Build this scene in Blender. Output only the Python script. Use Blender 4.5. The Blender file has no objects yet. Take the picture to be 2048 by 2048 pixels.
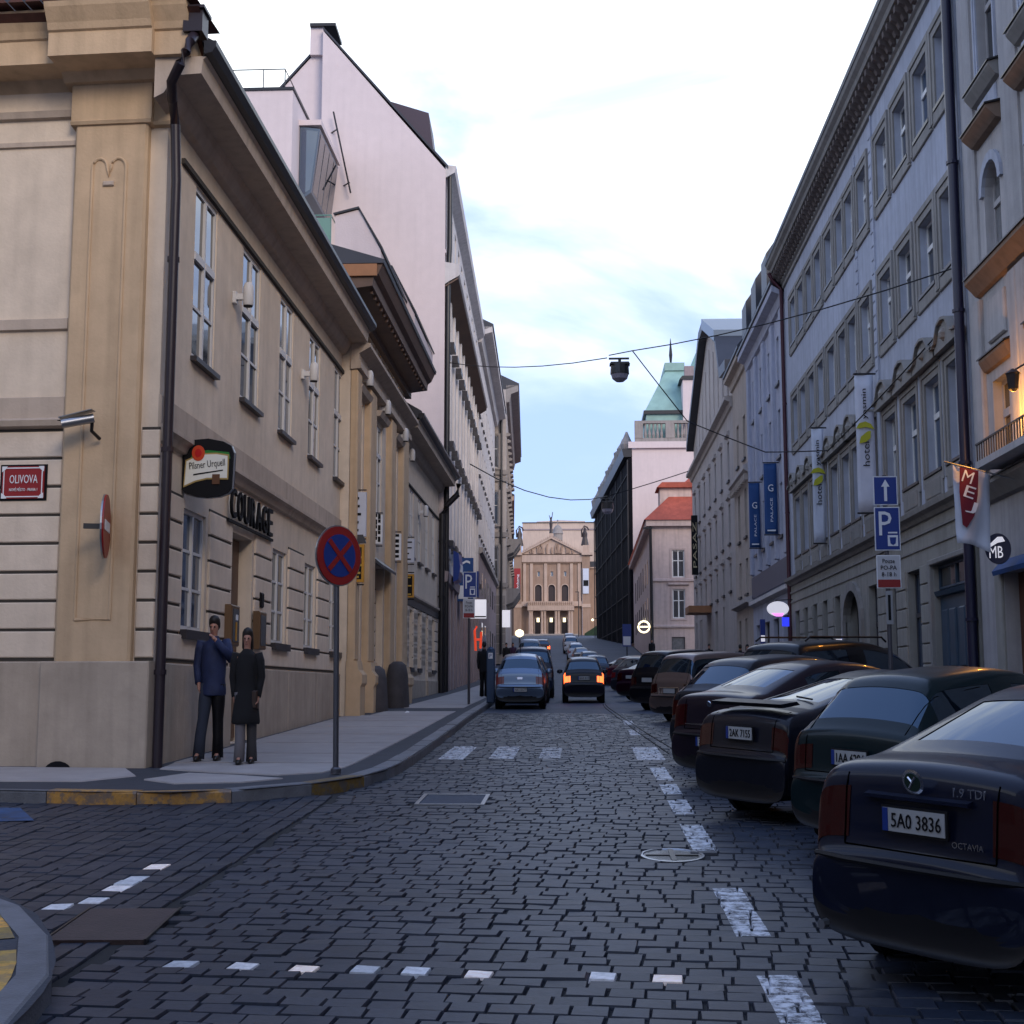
import bpy, bmesh, math, random
from mathutils import Vector, Matrix
rnd = random.Random(7)
R = math.radians
SC = bpy.context.scene
COL = SC.collection
# ---------------------------------------------------------------- camera
cam_d = bpy.data.cameras.new('camera'); cam = bpy.data.objects.new('camera', cam_d); COL.objects.link(cam)
cam_d.sensor_width = 36; cam_d.lens = 48.516; cam_d.clip_end = 3000; cam_d.clip_start = 0.1
cam.location = (0, 0, 1.70); cam.rotation_euler = (R(90 + 7.309), 0, R(2.901))
SC.camera = cam
# ---------------------------------------------------------------- light
SUN_AZ, SUN_EL = R(150), R(22)          # azimuth measured from +Y towards +X (behind the camera, to the right)
w = bpy.data.worlds.new('World'); SC.world = w; w.use_nodes = True
nt = w.node_tree; nt.nodes.clear()
def N(t, typ, **kw):
    n = t.nodes.new(typ)
    for k, v in kw.items():
        if k == 'ins':
            for a, b in v.items(): n.inputs[a].default_value = b
        else: setattr(n, k, v)
    return n
sky = N(nt, 'ShaderNodeTexSky', sky_type='NISHITA', sun_disc=False, sun_elevation=SUN_EL, sun_rotation=SUN_AZ, air_density=1.0, dust_density=1.0, ozone_density=2.5)
tc = N(nt, 'ShaderNodeTexCoord')
mp = N(nt, 'ShaderNodeMapping'); mp.inputs['Scale'].default_value = (1.0, 1.0, 1.9); mp.inputs['Location'].default_value = (4.1, 0.6, 0.8)
nt.links.new(tc.outputs['Generated'], mp.inputs['Vector'])
nz = N(nt, 'ShaderNodeTexNoise', ins={'Scale': 3.0, 'Detail': 8.0, 'Roughness': 0.52, 'Distortion': 0.5})
nt.links.new(mp.outputs[0], nz.inputs['Vector'])
sx = N(nt, 'ShaderNodeSeparateXYZ'); nt.links.new(tc.outputs['Generated'], sx.inputs[0])
el = N(nt, 'ShaderNodeMapRange', ins={'From Min': 0.06, 'From Max': 0.40, 'To Min': -0.26, 'To Max': 0.15}); nt.links.new(sx.outputs['Z'], el.inputs['Value'])
el2 = N(nt, 'ShaderNodeMapRange', ins={'From Min': 0.47, 'From Max': 0.70, 'To Min': 0.0, 'To Max': -0.55}); nt.links.new(sx.outputs['Z'], el2.inputs['Value'])
ad = N(nt, 'ShaderNodeMath', operation='ADD'); nt.links.new(nz.outputs['Fac'], ad.inputs[0]); ad0 = N(nt, 'ShaderNodeMath', operation='ADD'); nt.links.new(el.outputs[0], ad0.inputs[0]); nt.links.new(el2.outputs[0], ad0.inputs[1]); nt.links.new(ad0.outputs[0], ad.inputs[1])
mr = N(nt, 'ShaderNodeMapRange', interpolation_type='SMOOTHSTEP', ins={'From Min': 0.40, 'From Max': 0.68, 'To Min': 0.0, 'To Max': 1.0}); nt.links.new(ad.outputs[0], mr.inputs['Value'])
mx = N(nt, 'ShaderNodeMix', data_type='RGBA')
blue = N(nt, 'ShaderNodeMix', data_type='RGBA', ins={0: 0.8}); blue.inputs[7].default_value = (5.0, 6.9, 12.2, 1)
nt.links.new(sky.outputs[0], blue.inputs[6])
nt.links.new(mr.outputs[0], mx.inputs[0]); nt.links.new(blue.outputs[2], mx.inputs[6]); mx.inputs[7].default_value = (13.0, 13.8, 14.4, 1)
bg = N(nt, 'ShaderNodeBackground', ins={'Strength': 0.1}); nt.links.new(mx.outputs[2], bg.inputs[0])
wo = N(nt, 'ShaderNodeOutputWorld'); nt.links.new(bg.outputs[0], wo.inputs[0])
sd = bpy.data.lights.new('sun', 'SUN'); sd.energy = 1.5; sd.angle = R(25); sd.color = (1.0, 0.83, 0.70)
so = bpy.data.objects.new('sun', sd); COL.objects.link(so)
sv = Vector((math.sin(SUN_AZ) * math.cos(SUN_EL), math.cos(SUN_AZ) * math.cos(SUN_EL), math.sin(SUN_EL)))
so.rotation_euler = sv.to_track_quat('Z', 'Y').to_euler(); so.location = sv * 60
vs = SC.view_settings; vs.view_transform = 'Standard'; vs.look = 'None'; vs.exposure = 0.30; vs.gamma = 1.0; vs.use_curve_mapping = False
# ---------------------------------------------------------------- materials
MATS = {}
def M(name, col, rough=0.8, metal=0.0, var=0.0, bump=0.0, scale=4.0, spec=0.5, coat=0.0, emit=None, estr=0.0, ior=None, streak=0.0, dirt=None):
    if name in MATS: return MATS[name]
    m = bpy.data.materials.new(name); m.use_nodes = True; t = m.node_tree; b = t.nodes['Principled BSDF']
    b.inputs['Base Color'].default_value = (*col, 1); b.inputs['Roughness'].default_value = rough; b.inputs['Metallic'].default_value = metal
    b.inputs['Specular IOR Level'].default_value = spec; b.inputs['Coat Weight'].default_value = coat; b.inputs['Coat Roughness'].default_value = 0.03
    if ior: b.inputs['IOR'].default_value = ior
    if emit: b.inputs['Emission Color'].default_value = (*emit, 1); b.inputs['Emission Strength'].default_value = estr
    m.diffuse_color = (*col, 1)
    if var or bump or streak:
        g = N(t, 'ShaderNodeNewGeometry'); L = t.links.new
        n1 = N(t, 'ShaderNodeTexNoise', ins={'Scale': scale, 'Detail': 8.0, 'Roughness': 0.6}); L(g.outputs['Position'], n1.inputs['Vector'])
        if var or streak:
            r1 = N(t, 'ShaderNodeMapRange', ins={'From Min': 0.3, 'From Max': 0.7, 'To Min': 1 - var, 'To Max': 1 + var}); L(n1.outputs['Fac'], r1.inputs['Value'])
            out = r1.outputs[0]
            n3 = N(t, 'ShaderNodeTexNoise', ins={'Scale': scale * 0.13, 'Detail': 3.0}); L(g.outputs['Position'], n3.inputs['Vector'])
            r3 = N(t, 'ShaderNodeMapRange', ins={'From Min': 0.3, 'From Max': 0.7, 'To Min': 1 - var, 'To Max': 1 + var}); L(n3.outputs['Fac'], r3.inputs['Value'])
            mm = N(t, 'ShaderNodeMath', operation='MULTIPLY'); L(out, mm.inputs[0]); L(r3.outputs[0], mm.inputs[1]); out = mm.outputs[0]
            if streak:
                mp = N(t, 'ShaderNodeMapping'); mp.inputs['Scale'].default_value = (3.5, 3.5, 0.22); L(g.outputs['Position'], mp.inputs[0])
                n2 = N(t, 'ShaderNodeTexNoise', ins={'Scale': 1.5, 'Detail': 5.0}); L(mp.outputs[0], n2.inputs['Vector'])
                r2 = N(t, 'ShaderNodeMapRange', ins={'From Min': 0.45, 'From Max': 0.75, 'To Min': 1.0, 'To Max': 1 - streak}); L(n2.outputs['Fac'], r2.inputs['Value'])
                m2 = N(t, 'ShaderNodeMath', operation='MULTIPLY'); L(out, m2.inputs[0]); L(r2.outputs[0], m2.inputs[1]); out = m2.outputs[0]
            vm = N(t, 'ShaderNodeVectorMath', operation='SCALE'); vm.inputs[0].default_value = col; L(out, vm.inputs['Scale']); L(vm.outputs[0], b.inputs['Base Color'])
        if bump:
            nb = N(t, 'ShaderNodeTexNoise', ins={'Scale': scale * 9, 'Detail': 4.0}); L(g.outputs['Position'], nb.inputs['Vector'])
            bp = N(t, 'ShaderNodeBump', ins={'Strength': bump, 'Distance': 0.02}); L(nb.outputs['Fac'], bp.inputs['Height']); L(bp.outputs[0], b.inputs['Normal'])
    MATS[name] = m
    return m
def wallm(name, col, **k):
    k = dict(dict(rough=0.9, var=0.08, bump=0.2, scale=3.0, streak=0.20, spec=0.25), **k); return M(name, col, **k)
m_beige = wallm('beige plaster', (0.66, 0.555, 0.44), streak=0.1); m_beige2 = wallm('beige plaster blocks', (0.68, 0.57, 0.455), streak=0.1)
m_ochre = wallm('ochre plaster', (0.56, 0.41, 0.265)); m_plinth = wallm('plinth render', (0.42, 0.35, 0.28), streak=0.2, var=0.1)
m_moul = wallm('moulding stone', (0.48, 0.395, 0.32)); m_groove = M('dark joint', (0.05, 0.045, 0.04), 0.95)
m_hotel = wallm('grey blue plaster', (0.40, 0.42, 0.48)); m_hotelq = wallm('grey blue blocks', (0.41, 0.43, 0.49))
m_trim = wallm('grey brown stucco', (0.27, 0.255, 0.235), streak=0.2); m_gfl = wallm('olive grey stucco', (0.30, 0.285, 0.25), streak=0.2)
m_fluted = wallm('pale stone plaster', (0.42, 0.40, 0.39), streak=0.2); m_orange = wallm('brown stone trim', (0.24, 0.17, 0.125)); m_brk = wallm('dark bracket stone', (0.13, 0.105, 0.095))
m_pink = wallm('pink render', (0.66, 0.565, 0.55), var=0.03, streak=0.05); m_white = wallm('off white render', (0.62, 0.58, 0.56)); m_purple = wallm('mauve render', (0.30, 0.24, 0.24))
m_lilac = wallm('lilac blue render', (0.42, 0.43, 0.50)); m_tan = wallm('tan render', (0.46, 0.385, 0.32)); m_cream = wallm('cream render', (0.47, 0.42, 0.385))
m_rose = wallm('rose render', (0.56, 0.44, 0.40)); m_theat = wallm('theatre stone', (0.33, 0.225, 0.165), scale=0.6); m_theatl = wallm('theatre pale stone', (0.48, 0.355, 0.28), scale=0.6); m_tower = wallm('theatre tower render', (0.56, 0.44, 0.36), scale=0.4)
m_mesh = M('black scaffold sheet', (0.010, 0.010, 0.013), 0.95, spec=0.05, var=0.2, scale=0.3); m_stone = wallm('grey stone', (0.30, 0.27, 0.25))
m_copper = M('green copper', (0.25, 0.40, 0.35), 0.6, var=0.15, scale=0.8); m_redroof = M('red roof tiles', (0.34, 0.075, 0.045), 0.8, var=0.2, scale=3); m_tile = M('old brown tiles', (0.10, 0.04, 0.03), 0.8, var=0.3, scale=5)
m_darkroof = M('dark roof sheet', (0.03, 0.032, 0.042), 0.45, var=0.2, scale=1); m_zinc = M('zinc sheet', (0.10, 0.13, 0.17), 0.35, metal=0.4)
m_brown = M('brown painted wood', (0.13, 0.075, 0.048), 0.6, var=0.15, scale=4); m_woodl = M('warm brown fascia', (0.34, 0.15, 0.06), 0.6, var=0.1)
m_frame = M('grey white window paint', (0.60, 0.59, 0.58), 0.5); m_framew = M('white window paint', (0.72, 0.71, 0.68), 0.5); m_framed = M('dark window paint', (0.05, 0.05, 0.055), 0.5)
m_glass = M('window glass', (0.012, 0.016, 0.022), 0.03, spec=0.8, ior=2.0); m_glassb = M('blue window glass', (0.02, 0.045, 0.09), 0.04, spec=0.8, ior=1.8)
m_glassc = M('glass with curtain', (0.16, 0.16, 0.16), 0.06, spec=0.8, ior=1.7, var=0.25, scale=5); m_glassk = M('glass dim room', (0.035, 0.032, 0.030), 0.04, spec=0.8, ior=1.9); m_curt = M('pale curtain', (0.30, 0.30, 0.30), 0.9); m_black = M('black metal', (0.012, 0.011, 0.013), 0.4, var=0.2, scale=6); m_pipe = M('dark brown pipe', (0.022, 0.014, 0.02), 0.4)
m_steel = M('galvanised steel', (0.35, 0.36, 0.38), 0.35, metal=0.9); m_pole = M('grey sign pole', (0.10, 0.10, 0.115), 0.4, metal=0.5); m_whitep = M('white paint', (0.75, 0.76, 0.78), 0.5); m_sill = M('dark metal sill', (0.03, 0.026, 0.03), 0.4)
m_bluep = M('sign blue', (0.008, 0.035, 0.22), 0.35); m_redp = M('sign red', (0.27, 0.010, 0.010), 0.4); m_navy = M('banner navy', (0.012, 0.06, 0.20), 0.7); m_bannerw = M('pale banner cloth', (0.55, 0.58, 0.66), 0.8, var=0.05)
m_yel = M('yellow board', (0.50, 0.24, 0.015), 0.5, var=0.08); m_lime = M('lime leaf print', (0.42, 0.42, 0.02), 0.7); m_ink = M('black print', (0.006, 0.006, 0.008), 0.6, spec=0.2); m_maroon = M('dark red cloth', (0.13, 0.005, 0.02), 0.8)
m_rub = M('tyre rubber', (0.012, 0.012, 0.013), 0.75); m_rim = M('alloy rim', (0.25, 0.26, 0.28), 0.3, metal=0.9); m_cglass = M('car glass', (0.006, 0.010, 0.016), 0.02, spec=0.7, ior=1.7); m_cglass.node_tree.nodes['Principled BSDF'].inputs['Specular Tint'].default_value = (0.50, 0.74, 1.0, 1); m_tail = M('red tail lamp', (0.035, 0.0008, 0.0012), 0.15, coat=0.3, spec=0.3); m_taillit = M('lit tail lamp', (0.5, 0.02, 0.01), 0.2, emit=(1.0, 0.13, 0.03), estr=3.0); m_plast = M('black car plastic', (0.010, 0.010, 0.012), 0.5, spec=0.25); m_chrome = M('chrome trim', (0.6, 0.6, 0.62), 0.12, metal=1.0); m_plate = M('number plate white', (0.40, 0.41, 0.41), 0.5, spec=0.2)  # specular tint paints sky blue into the car glass reflections
m_skin = M('skin', (0.40, 0.20, 0.14), 0.55); m_hair = M('dark hair', (0.012, 0.009, 0.008), 0.6); m_coat = M('black wool', (0.008, 0.008, 0.010), 0.95); m_jkt = M('navy jacket cloth', (0.012, 0.022, 0.075), 0.7, var=0.2, scale=10, bump=0.3); m_jean = M('blue denim', (0.028, 0.036, 0.058), 0.9); m_grey = M('grey trouser cloth', (0.14, 0.13, 0.14), 0.9); m_shoe = M('black leather', (0.01, 0.01, 0.01), 0.35)
m_lit = M('lit white sign face', (0.8, 0.8, 0.85), 0.4, emit=(0.95, 0.93, 1.0), estr=0.4); m_litw = M('lit warm globe', (0.8, 0.7, 0.5), 0.4, emit=(1.0, 0.85, 0.55), estr=1.6); m_lity = M('lit yellow panel', (0.7, 0.55, 0.02), 0.4, emit=(1.0, 0.75, 0.02), estr=0.9); m_litr = M('lit red letter', (0.7, 0.05, 0.02), 0.4, emit=(1.0, 0.10, 0.04), estr=0.4); m_blind = M('awning amber cloth', (0.75, 0.45, 0.05), 0.8)
# ---------------------------------------------------------------- mesh builder
class MB:
    def __init__(s): s.v = []; s.f = []; s.m = []
    def add(s, vs, fs, mi=0):
        o = len(s.v); s.v += [tuple(p) for p in vs]
        for f in fs: s.f.append([i + o for i in f]); s.m.append(mi)
        return s
    def box(s, x0, x1, y0, y1, z0, z1, mi=0):
        return s.add([(x0,y0,z0),(x1,y0,z0),(x1,y1,z0),(x0,y1,z0),(x0,y0,z1),(x1,y0,z1),(x1,y1,z1),(x0,y1,z1)], [(0,3,2,1),(4,5,6,7),(0,1,5,4),(1,2,6,5),(2,3,7,6),(3,0,4,7)], mi)
    def bbox(s, x0, x1, y0, y1, z0, z1, b=0.02, mi=0):      # box with the outward (-y) face bevelled
        return s.add([(x0,y1,z0),(x1,y1,z0),(x1,y1,z1),(x0,y1,z1),(x0,y0+b,z0),(x1,y0+b,z0),(x1,y0+b,z1),(x0,y0+b,z1),(x0+b,y0,z0+b),(x1-b,y0,z0+b),(x1-b,y0,z1-b),(x0+b,y0,z1-b)],
            [(0,1,5,4),(1,2,6,5),(2,3,7,6),(3,0,4,7),(4,5,9,8),(5,6,10,9),(6,7,11,10),(7,4,8,11),(8,9,10,11)], mi)
    def prism(s, poly, axis, a, b, mi=0):       # polygon in the two other axes, extruded along axis from a to b
        def P(p, t): return {'x': (t, p[0], p[1]), 'y': (p[0], t, p[1]), 'z': (p[0], p[1], t)}[axis]
        n = len(poly); vs = [P(p, a) for p in poly] + [P(p, b) for p in poly]
        return s.add(vs, [tuple(range(n))[::-1], tuple(range(n, 2 * n))] + [(i, (i + 1) % n, n + (i + 1) % n, n + i) for i in range(n)], mi)
    def tube(s, pts, r, n=8, mi=0, caps=True):
        pts = [Vector(p) for p in pts]; rings = []
        rs = r if isinstance(r, (list, tuple)) else [r] * len(pts)
        for i, p in enumerate(pts):
            d = (pts[min(i + 1, len(pts) - 1)] - pts[max(i - 1, 0)]).normalized()
            a = Vector((0, 0, 1)) if abs(d.z) < 0.9 else Vector((1, 0, 0))
            u = d.cross(a).normalized(); v = d.cross(u)
            rings.append([p + (u * math.cos(2 * math.pi * k / n) + v * math.sin(2 * math.pi * k / n)) * rs[i] for k in range(n)])
        vs = [q for ring in rings for q in ring]; fs = []
        for i in range(len(pts) - 1):
            for k in range(n): fs.append((i * n + k, i * n + (k + 1) % n, (i + 1) * n + (k + 1) % n, (i + 1) * n + k))
        if caps: fs += [tuple(range(n)), tuple(range((len(pts) - 1) * n, len(pts) * n))]
        return s.add(vs, fs, mi)
    def lathe(s, prof, cx=0, cy=0, n=12, mi=0, sx=1, sy=1):
        vs = [(cx + r * math.cos(2*math.pi*k/n) * sx, cy + r * math.sin(2*math.pi*k/n) * sy, z) for r, z in prof for k in range(n)]; fs = []
        for i in range(len(prof) - 1):
            for k in range(n): fs.append((i*n+k, i*n+(k+1)%n, (i+1)*n+(k+1)%n, (i+1)*n+k))
        fs += [tuple(range(n)), tuple(range((len(prof)-1)*n, len(prof)*n))]
        return s.add(vs, fs, mi)
    def mesh(s, name, mats, smooth=False):
        me = bpy.data.meshes.new(name); me.from_pydata(s.v, [], s.f)
        for m in (mats if isinstance(mats, (list, tuple)) else [mats]): me.materials.append(m)
        if any(s.m): me.polygons.foreach_set('material_index', s.m)
        b = bmesh.new(); b.from_mesh(me); bmesh.ops.recalc_face_normals(b, faces=b.faces); b.to_mesh(me); b.free()
        if smooth is True:
            for p in me.polygons: p.use_smooth = True
        elif smooth:
            me.polygons.foreach_set('use_smooth', [True] * len(me.polygons)); me.set_sharp_from_angle(angle=R(smooth))
        return me
    def build(s, name, mats, parent=None, loc=(0,0,0), rz=0, smooth=False): return ob(name, s.mesh(name, mats, smooth), parent, loc, rz)
def ob(name, me, parent=None, loc=(0,0,0), rz=0):
    o = bpy.data.objects.new(name, me); COL.objects.link(o)
    if parent: o.parent = parent
    o.location = loc; o.rotation_euler = rz if isinstance(rz, (tuple, list)) else (0, 0, rz)
    return o
def tag(o, label, cat, group=None):
    o['label'] = label; o['category'] = cat
    if group: o['group'] = group
    return o
def thing(name, label, cat, loc=(0,0,0), rz=0, group=None): return tag(ob(name, None, None, loc, rz), label, cat, group)
def struct(o): o['kind'] = 'structure'; return o
PR = [(-60,-2.2),(-20,-.82),(0,0),(16,.64),(30,1.02),(45,1.33),(55,1.56),(70,1.98),(90,2.85),(114,4.2),(150,6.4),(200,9.0),(330,14.4),(420,17)]
def gz(y):
    for (a, za), (b, zb) in zip(PR, PR[1:]):
        if y <= b: return za + (zb - za) * (y - a) / (b - a)
    return PR[-1][1]
def slope(y): return math.atan((gz(y + 1.5) - gz(y - 1.5)) / 3)
def text_mesh(s, w, h, mat, ext=0.004, wide=True):        # lettering scaled to fit w x h, lying in the x-z plane, facing -y, origin at its centre
    c = bpy.data.curves.new('lettering', 'FONT'); c.body = s; c.extrude = 0.5; c.resolution_u = 2
    o = bpy.data.objects.new('lettering', c); COL.objects.link(o)
    dg = bpy.context.evaluated_depsgraph_get(); dg.update(); me = bpy.data.meshes.new_from_object(o.evaluated_get(dg))
    bpy.data.objects.remove(o)
    xs = [v.co.x for v in me.vertices]; ys = [v.co.y for v in me.vertices]
    x0, x1, y0, y1 = min(xs), max(xs), min(ys), max(ys)
    for v in me.vertices: v.co = ((v.co.x - (x0+x1)/2) / max(x1-x0, 1e-6) * w, -v.co.z * ext * 2, (v.co.y - (y0+y1)/2) / max(y1-y0, 1e-6) * h)
    me.materials.clear(); me.materials.append(mat); me.name = 'lettering'
    return me
# ---------------------------------------------------------------- facade helpers (local frame: x along the wall, -y out of it, z up)
def wall(root, L, z0, z1, holes, mat, d=0.28, D=8.0, name='wall', y=0.0, x0=0.0, back=True, rz=0, loc=(0,0,0)):
    b = MB(); xs = sorted({x0, L} | {h[0] for h in holes} | {h[1] for h in holes}); zs = sorted({z0, z1} | {h[2] for h in holes} | {h[3] for h in holes})
    inh = lambda x, z: any(h[0] < x < h[1] and h[2] < z < h[3] for h in holes)
    idx = {}
    def P(x, z):
        if (x, z) not in idx: idx[(x, z)] = len(b.v); b.v.append((x, y, z))
        return idx[(x, z)]
    for i in range(len(xs) - 1):
        for j in range(len(zs) - 1):
            if not inh((xs[i]+xs[i+1])/2, (zs[j]+zs[j+1])/2):
                b.f.append([P(xs[i], zs[j]), P(xs[i+1], zs[j]), P(xs[i+1], zs[j+1]), P(xs[i], zs[j+1])]); b.m.append(0)
    for h in holes:
        a, c, e, f = h[:4]; q = [(a, y, e), (c, y, e), (c, y, f), (a, y, f)]; q2 = [(p[0], y + d, p[2]) for p in q]
        b.add(q + q2, [(0,1,5,4),(1,2,6,5),(2,3,7,6),(3,0,4,7),(4,5,6,7)])
    if back: b.add([(x0,y,z0),(L,y,z0),(L,y,z1),(x0,y,z1),(x0,y+D,z0),(L,y+D,z0),(L,y+D,z1),(x0,y+D,z1)], [(1,5,6,2),(0,3,7,4),(2,6,7,3),(4,7,6,5)])
    return b.build(name, mat, root, loc, rz)
CACHE = {}
def cm(key, fn):
    if key not in CACHE: CACHE[key] = fn()
    return CACHE[key]
def window(root, x0, x1, z0, z1, cols=2, rows=(0.33, 0.66), bar=0.045, y=0.16, fm=None, gm=None, sill=None, sur=None, surm=None, pane=True, heavy=None, loc=(0,0,0), rz=0, curtain=False, name='window', surd=0.05):
    W, H = round(x1 - x0, 2), round(z1 - z0, 2); fm = fm or m_frame; gm = gm or (m_glass, m_glass, m_glassk, m_glassc, m_glassb)[int(abs(x0*37 + z0*53)) % 5]
    key = (W, H, cols, rows, bar, fm.name, heavy)
    xe = [-W/2 + bar + (W - 2*bar) * k / cols for k in range(cols + 1)]; ze = [0] + list(rows) + [1]; ze = [bar + (H - 2*bar) * k for k in ze]
    def mk():
        b = MB(); dp = 0.05
        b.box(-W/2, -W/2+bar, 0, dp, 0, H); b.box(W/2-bar, W/2, 0, dp, 0, H); b.box(-W/2+bar, W/2-bar, 0, dp, 0, bar); b.box(-W/2+bar, W/2-bar, 0, dp, H-bar, H)
        for k in range(1, cols): b.box(xe[k]-bar*0.55, xe[k]+bar*0.55, -0.012, dp, bar, H-bar)
        for j in range(1, len(ze)-1):
            hb = bar * (0.9 if heavy and j == heavy else 0.35)
            for k in range(cols): b.box(xe[k]+(bar*0.55 if k else 0), xe[k+1]-(bar*0.55 if k < cols-1 else 0), -0.02 if heavy and j == heavy else 0.004, dp, ze[j]-hb, ze[j]+hb)
        return b.mesh('window', fm)
    wo = ob(name, cm(('w',) + key, mk), root, loc if rz else ((x0+x1)/2, y, z0), rz)
    if pane:
        for k in range(cols):
            for j in range(len(ze)-1):
                pw, ph = xe[k+1]-xe[k]-0.01, ze[j+1]-ze[j]-0.01
                pm = cm(('p', round(pw,3), round(ph,3), gm.name), lambda: MB().box(-pw/2, pw/2, 0.026, 0.036, 0, ph).mesh('pane', gm))
                t = 0.0025 * (((k * 7 + j * 5 + int(x0 * 10)) % 5) - 2)
                ob('pane', pm, wo, ((xe[k]+xe[k+1])/2, 0, ze[j]+0.005), (t, 0, t * 1.5))
    else: ob('pane', cm(('p1', W, H, gm.name), lambda: MB().box(-W/2+0.02, W/2-0.02, 0.026, 0.036, 0.02, H-0.02).mesh('pane', gm)), wo)
    if sill: ob('sill', cm(('s', W, sill, y), lambda: MB().box(-W/2-sill[0], W/2+sill[0], -y-sill[1], -0.004, -sill[2], -0.004).mesh('sill', sill[3])), wo)
    if sur:
        def mks():
            b = MB(); s = sur; o = -y
            for q, (s0, s1, dd) in enumerate(((0.0, s*0.55, surd*0.6), (s*0.55, s, surd))):
                b.box(-W/2-s1, -W/2-s0-0.002, o-dd, o+0.01, -0.0 - s1, H+s1); b.box(W/2+s0+0.002, W/2+s1, o-dd, o+0.01, -s1, H+s1)
                b.box(-W/2-s0, W/2+s0, o-dd, o+0.01, H+s0+0.002, H+s1)
                if not sill: b.box(-W/2-s0, W/2+s0, o-dd, o+0.01, -s1, -s0-0.002)
            return b.mesh('surround', surm)
        ob('surround', cm(('sr', W, H, sur, surm.name, y, bool(sill)), mks), wo)
    return wo
def profile(root, name, x0, x1, prof, mat, loc=(0,0,0), rz=0): return MB().prism(prof, 'x', x0, x1).build(name, mat, root, loc, rz)
def drainpipe(label, pts, r=0.06, mat=None, brackets=()):
    t = thing('drainpipe', label, 'drainpipe', pts[-1]); o = Vector(pts[-1])
    MB().tube([Vector(p) - o for p in pts], r, 10).build('pipe', mat or m_pipe, t, smooth=40)
    for z in brackets:
        MB().lathe([(r*1.25, z-0.03-o.z), (r*1.25, z+0.03-o.z)], 0, 0, 10).build('bracket', mat or m_pipe, t)
    return t
# ---------------------------------------------------------------- corner building on the left
LB = thing('corner_building', 'low beige two storey corner building with black gutter and ochre corner pilaster', 'building', (-5.2, 16.5, 0), R(90))
UPW = [(17.81,18.92),(20.46,21.62),(23.11,24.19),(25.71,26.78),(28.40,29.48)]; GW = [(17.69,18.77),(22.9,24.0),(25.6,26.68),(28.2,29.2)]
DOOR = (20.23, 21.48)
hl = [(a-16.5, b-16.5, 6.12, 8.5) for a, b in UPW] + [(a-16.5, b-16.5, 2.47, 4.06) for a, b in GW] + [(DOOR[0]-16.5, DOOR[1]-16.5, 0.9, 4.03)]
cw = [(39.2,40.1),(41.3,42.2),(43.4,44.3),(45.5,46.4),(47.6,48.5)]
hl += [(a-16.5, b-16.5, 5.7, 7.75) for a, b in cw] + [(a-16.5, b-16.5, 2.35, 4.1) for a, b in cw if a != 45.5] + [(45.6-16.5, 46.2-16.5, 1.35, 4.1)]
wall(LB, 33.2, -0.4, 9.3, hl, m_beige, back=False)
SILL = (0.05, 0.09, 0.07, m_sill)
for a, b in UPW: window(LB, a-16.5, b-16.5, 6.12, 8.5, rows=(0.29, 0.60), heavy=2, bar=0.06, y=0.02, sill=SILL)
for a, b in GW: window(LB, a-16.5, b-16.5, 2.47, 4.06, rows=(0.33, 0.67), bar=0.055, y=0.04, sill=(0.06, 0.10, 0.12, m_sill), gm=m_glassb if a < 18 else m_glass)
for a, b in cw:
    window(LB, a-16.5, b-16.5, 5.7, 7.75, rows=(0.33, 0.64), bar=0.06, y=0.02, sill=SILL)
    if a != 45.5: window(LB, a-16.5, b-16.5, 2.35, 4.1, rows=(0.5,), cols=1, bar=0.05, y=0.10, sill=(0.05, 0.08, 0.14, m_sill))
dr = MB().box(0.05, 1.2, 0.20, 0.26, 0.95, 4.0).build('door', m_brown, LB, (DOOR[0]-16.5, 0, 0)); MB().tube([(0.25, 0.16, 1.9), (0.25, 0.16, 2.2)], 0.02).build('handle', m_steel, dr)
MB().box(45.6-16.5, 46.2-16.5, 0.12, 0.18, 1.35, 4.1).build('door', m_brown, LB)
# rusticated courses on the street side, cut round the openings
CZ = [2.06 + 0.353 * k for k in range(7)]
def courses(root, spans, y, mat, rz=0, zmax=99, loc=(0,0,0), th=0.035, zs=None, gap=0.034):
    zs = zs or CZ; jb = MB()
    for k in range(len(zs)):
        for a, b in spans(zs[min(k,len(zs)-2)] + 0.1):
            if b - a > 0.05: jb.box(a, b, -0.014, 0.01, zs[k]-gap/2-0.004, zs[k]+gap/2+0.004)
    jb.build('joints', m_groove, root, Vector((0, y, 0)) + Vector(loc), rz)
    for k in range(len(zs) - 1):
        for a, b in spans((zs[k] + zs[k+1]) / 2):
            if b - a > 0.05: ob('rustication_block', cm(('rb', round(b-a,2), round(zs[k+1]-zs[k],2), mat.name, th), lambda: MB().bbox(0, b-a, -th, 0.02, gap/2, zs[k+1]-zs[k]-gap/2, 0.012).mesh('rustication_block', mat)), root, Vector((a, y, zs[k])) + Vector(loc), rz)
def cut(L0, L1, holes, m=0.12):
    def f(z):
        cuts = sorted((h[0]-m, h[1]+m) for h in holes if h[2]-0.15 < z < h[3]+0.05); x = L0; o = []
        for a, b in cuts:
            if a > x: o.append((x, a))
            x = max(x, b)
        if x < L1: o.append((x, L1))
        return o
    return f
MB().box(0.22, 12.9, -0.012, 0.01, 2.0, 4.15).build('groove_ground', m_groove, LB) if False else None
courses(LB, cut(0.25, 12.85, hl), 0, m_beige2)
courses(LB, cut(22.0, 33.1, hl, 0.06), 0, m_beige2, zs=[1.95 + 0.353*k for k in range(7)])
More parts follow.
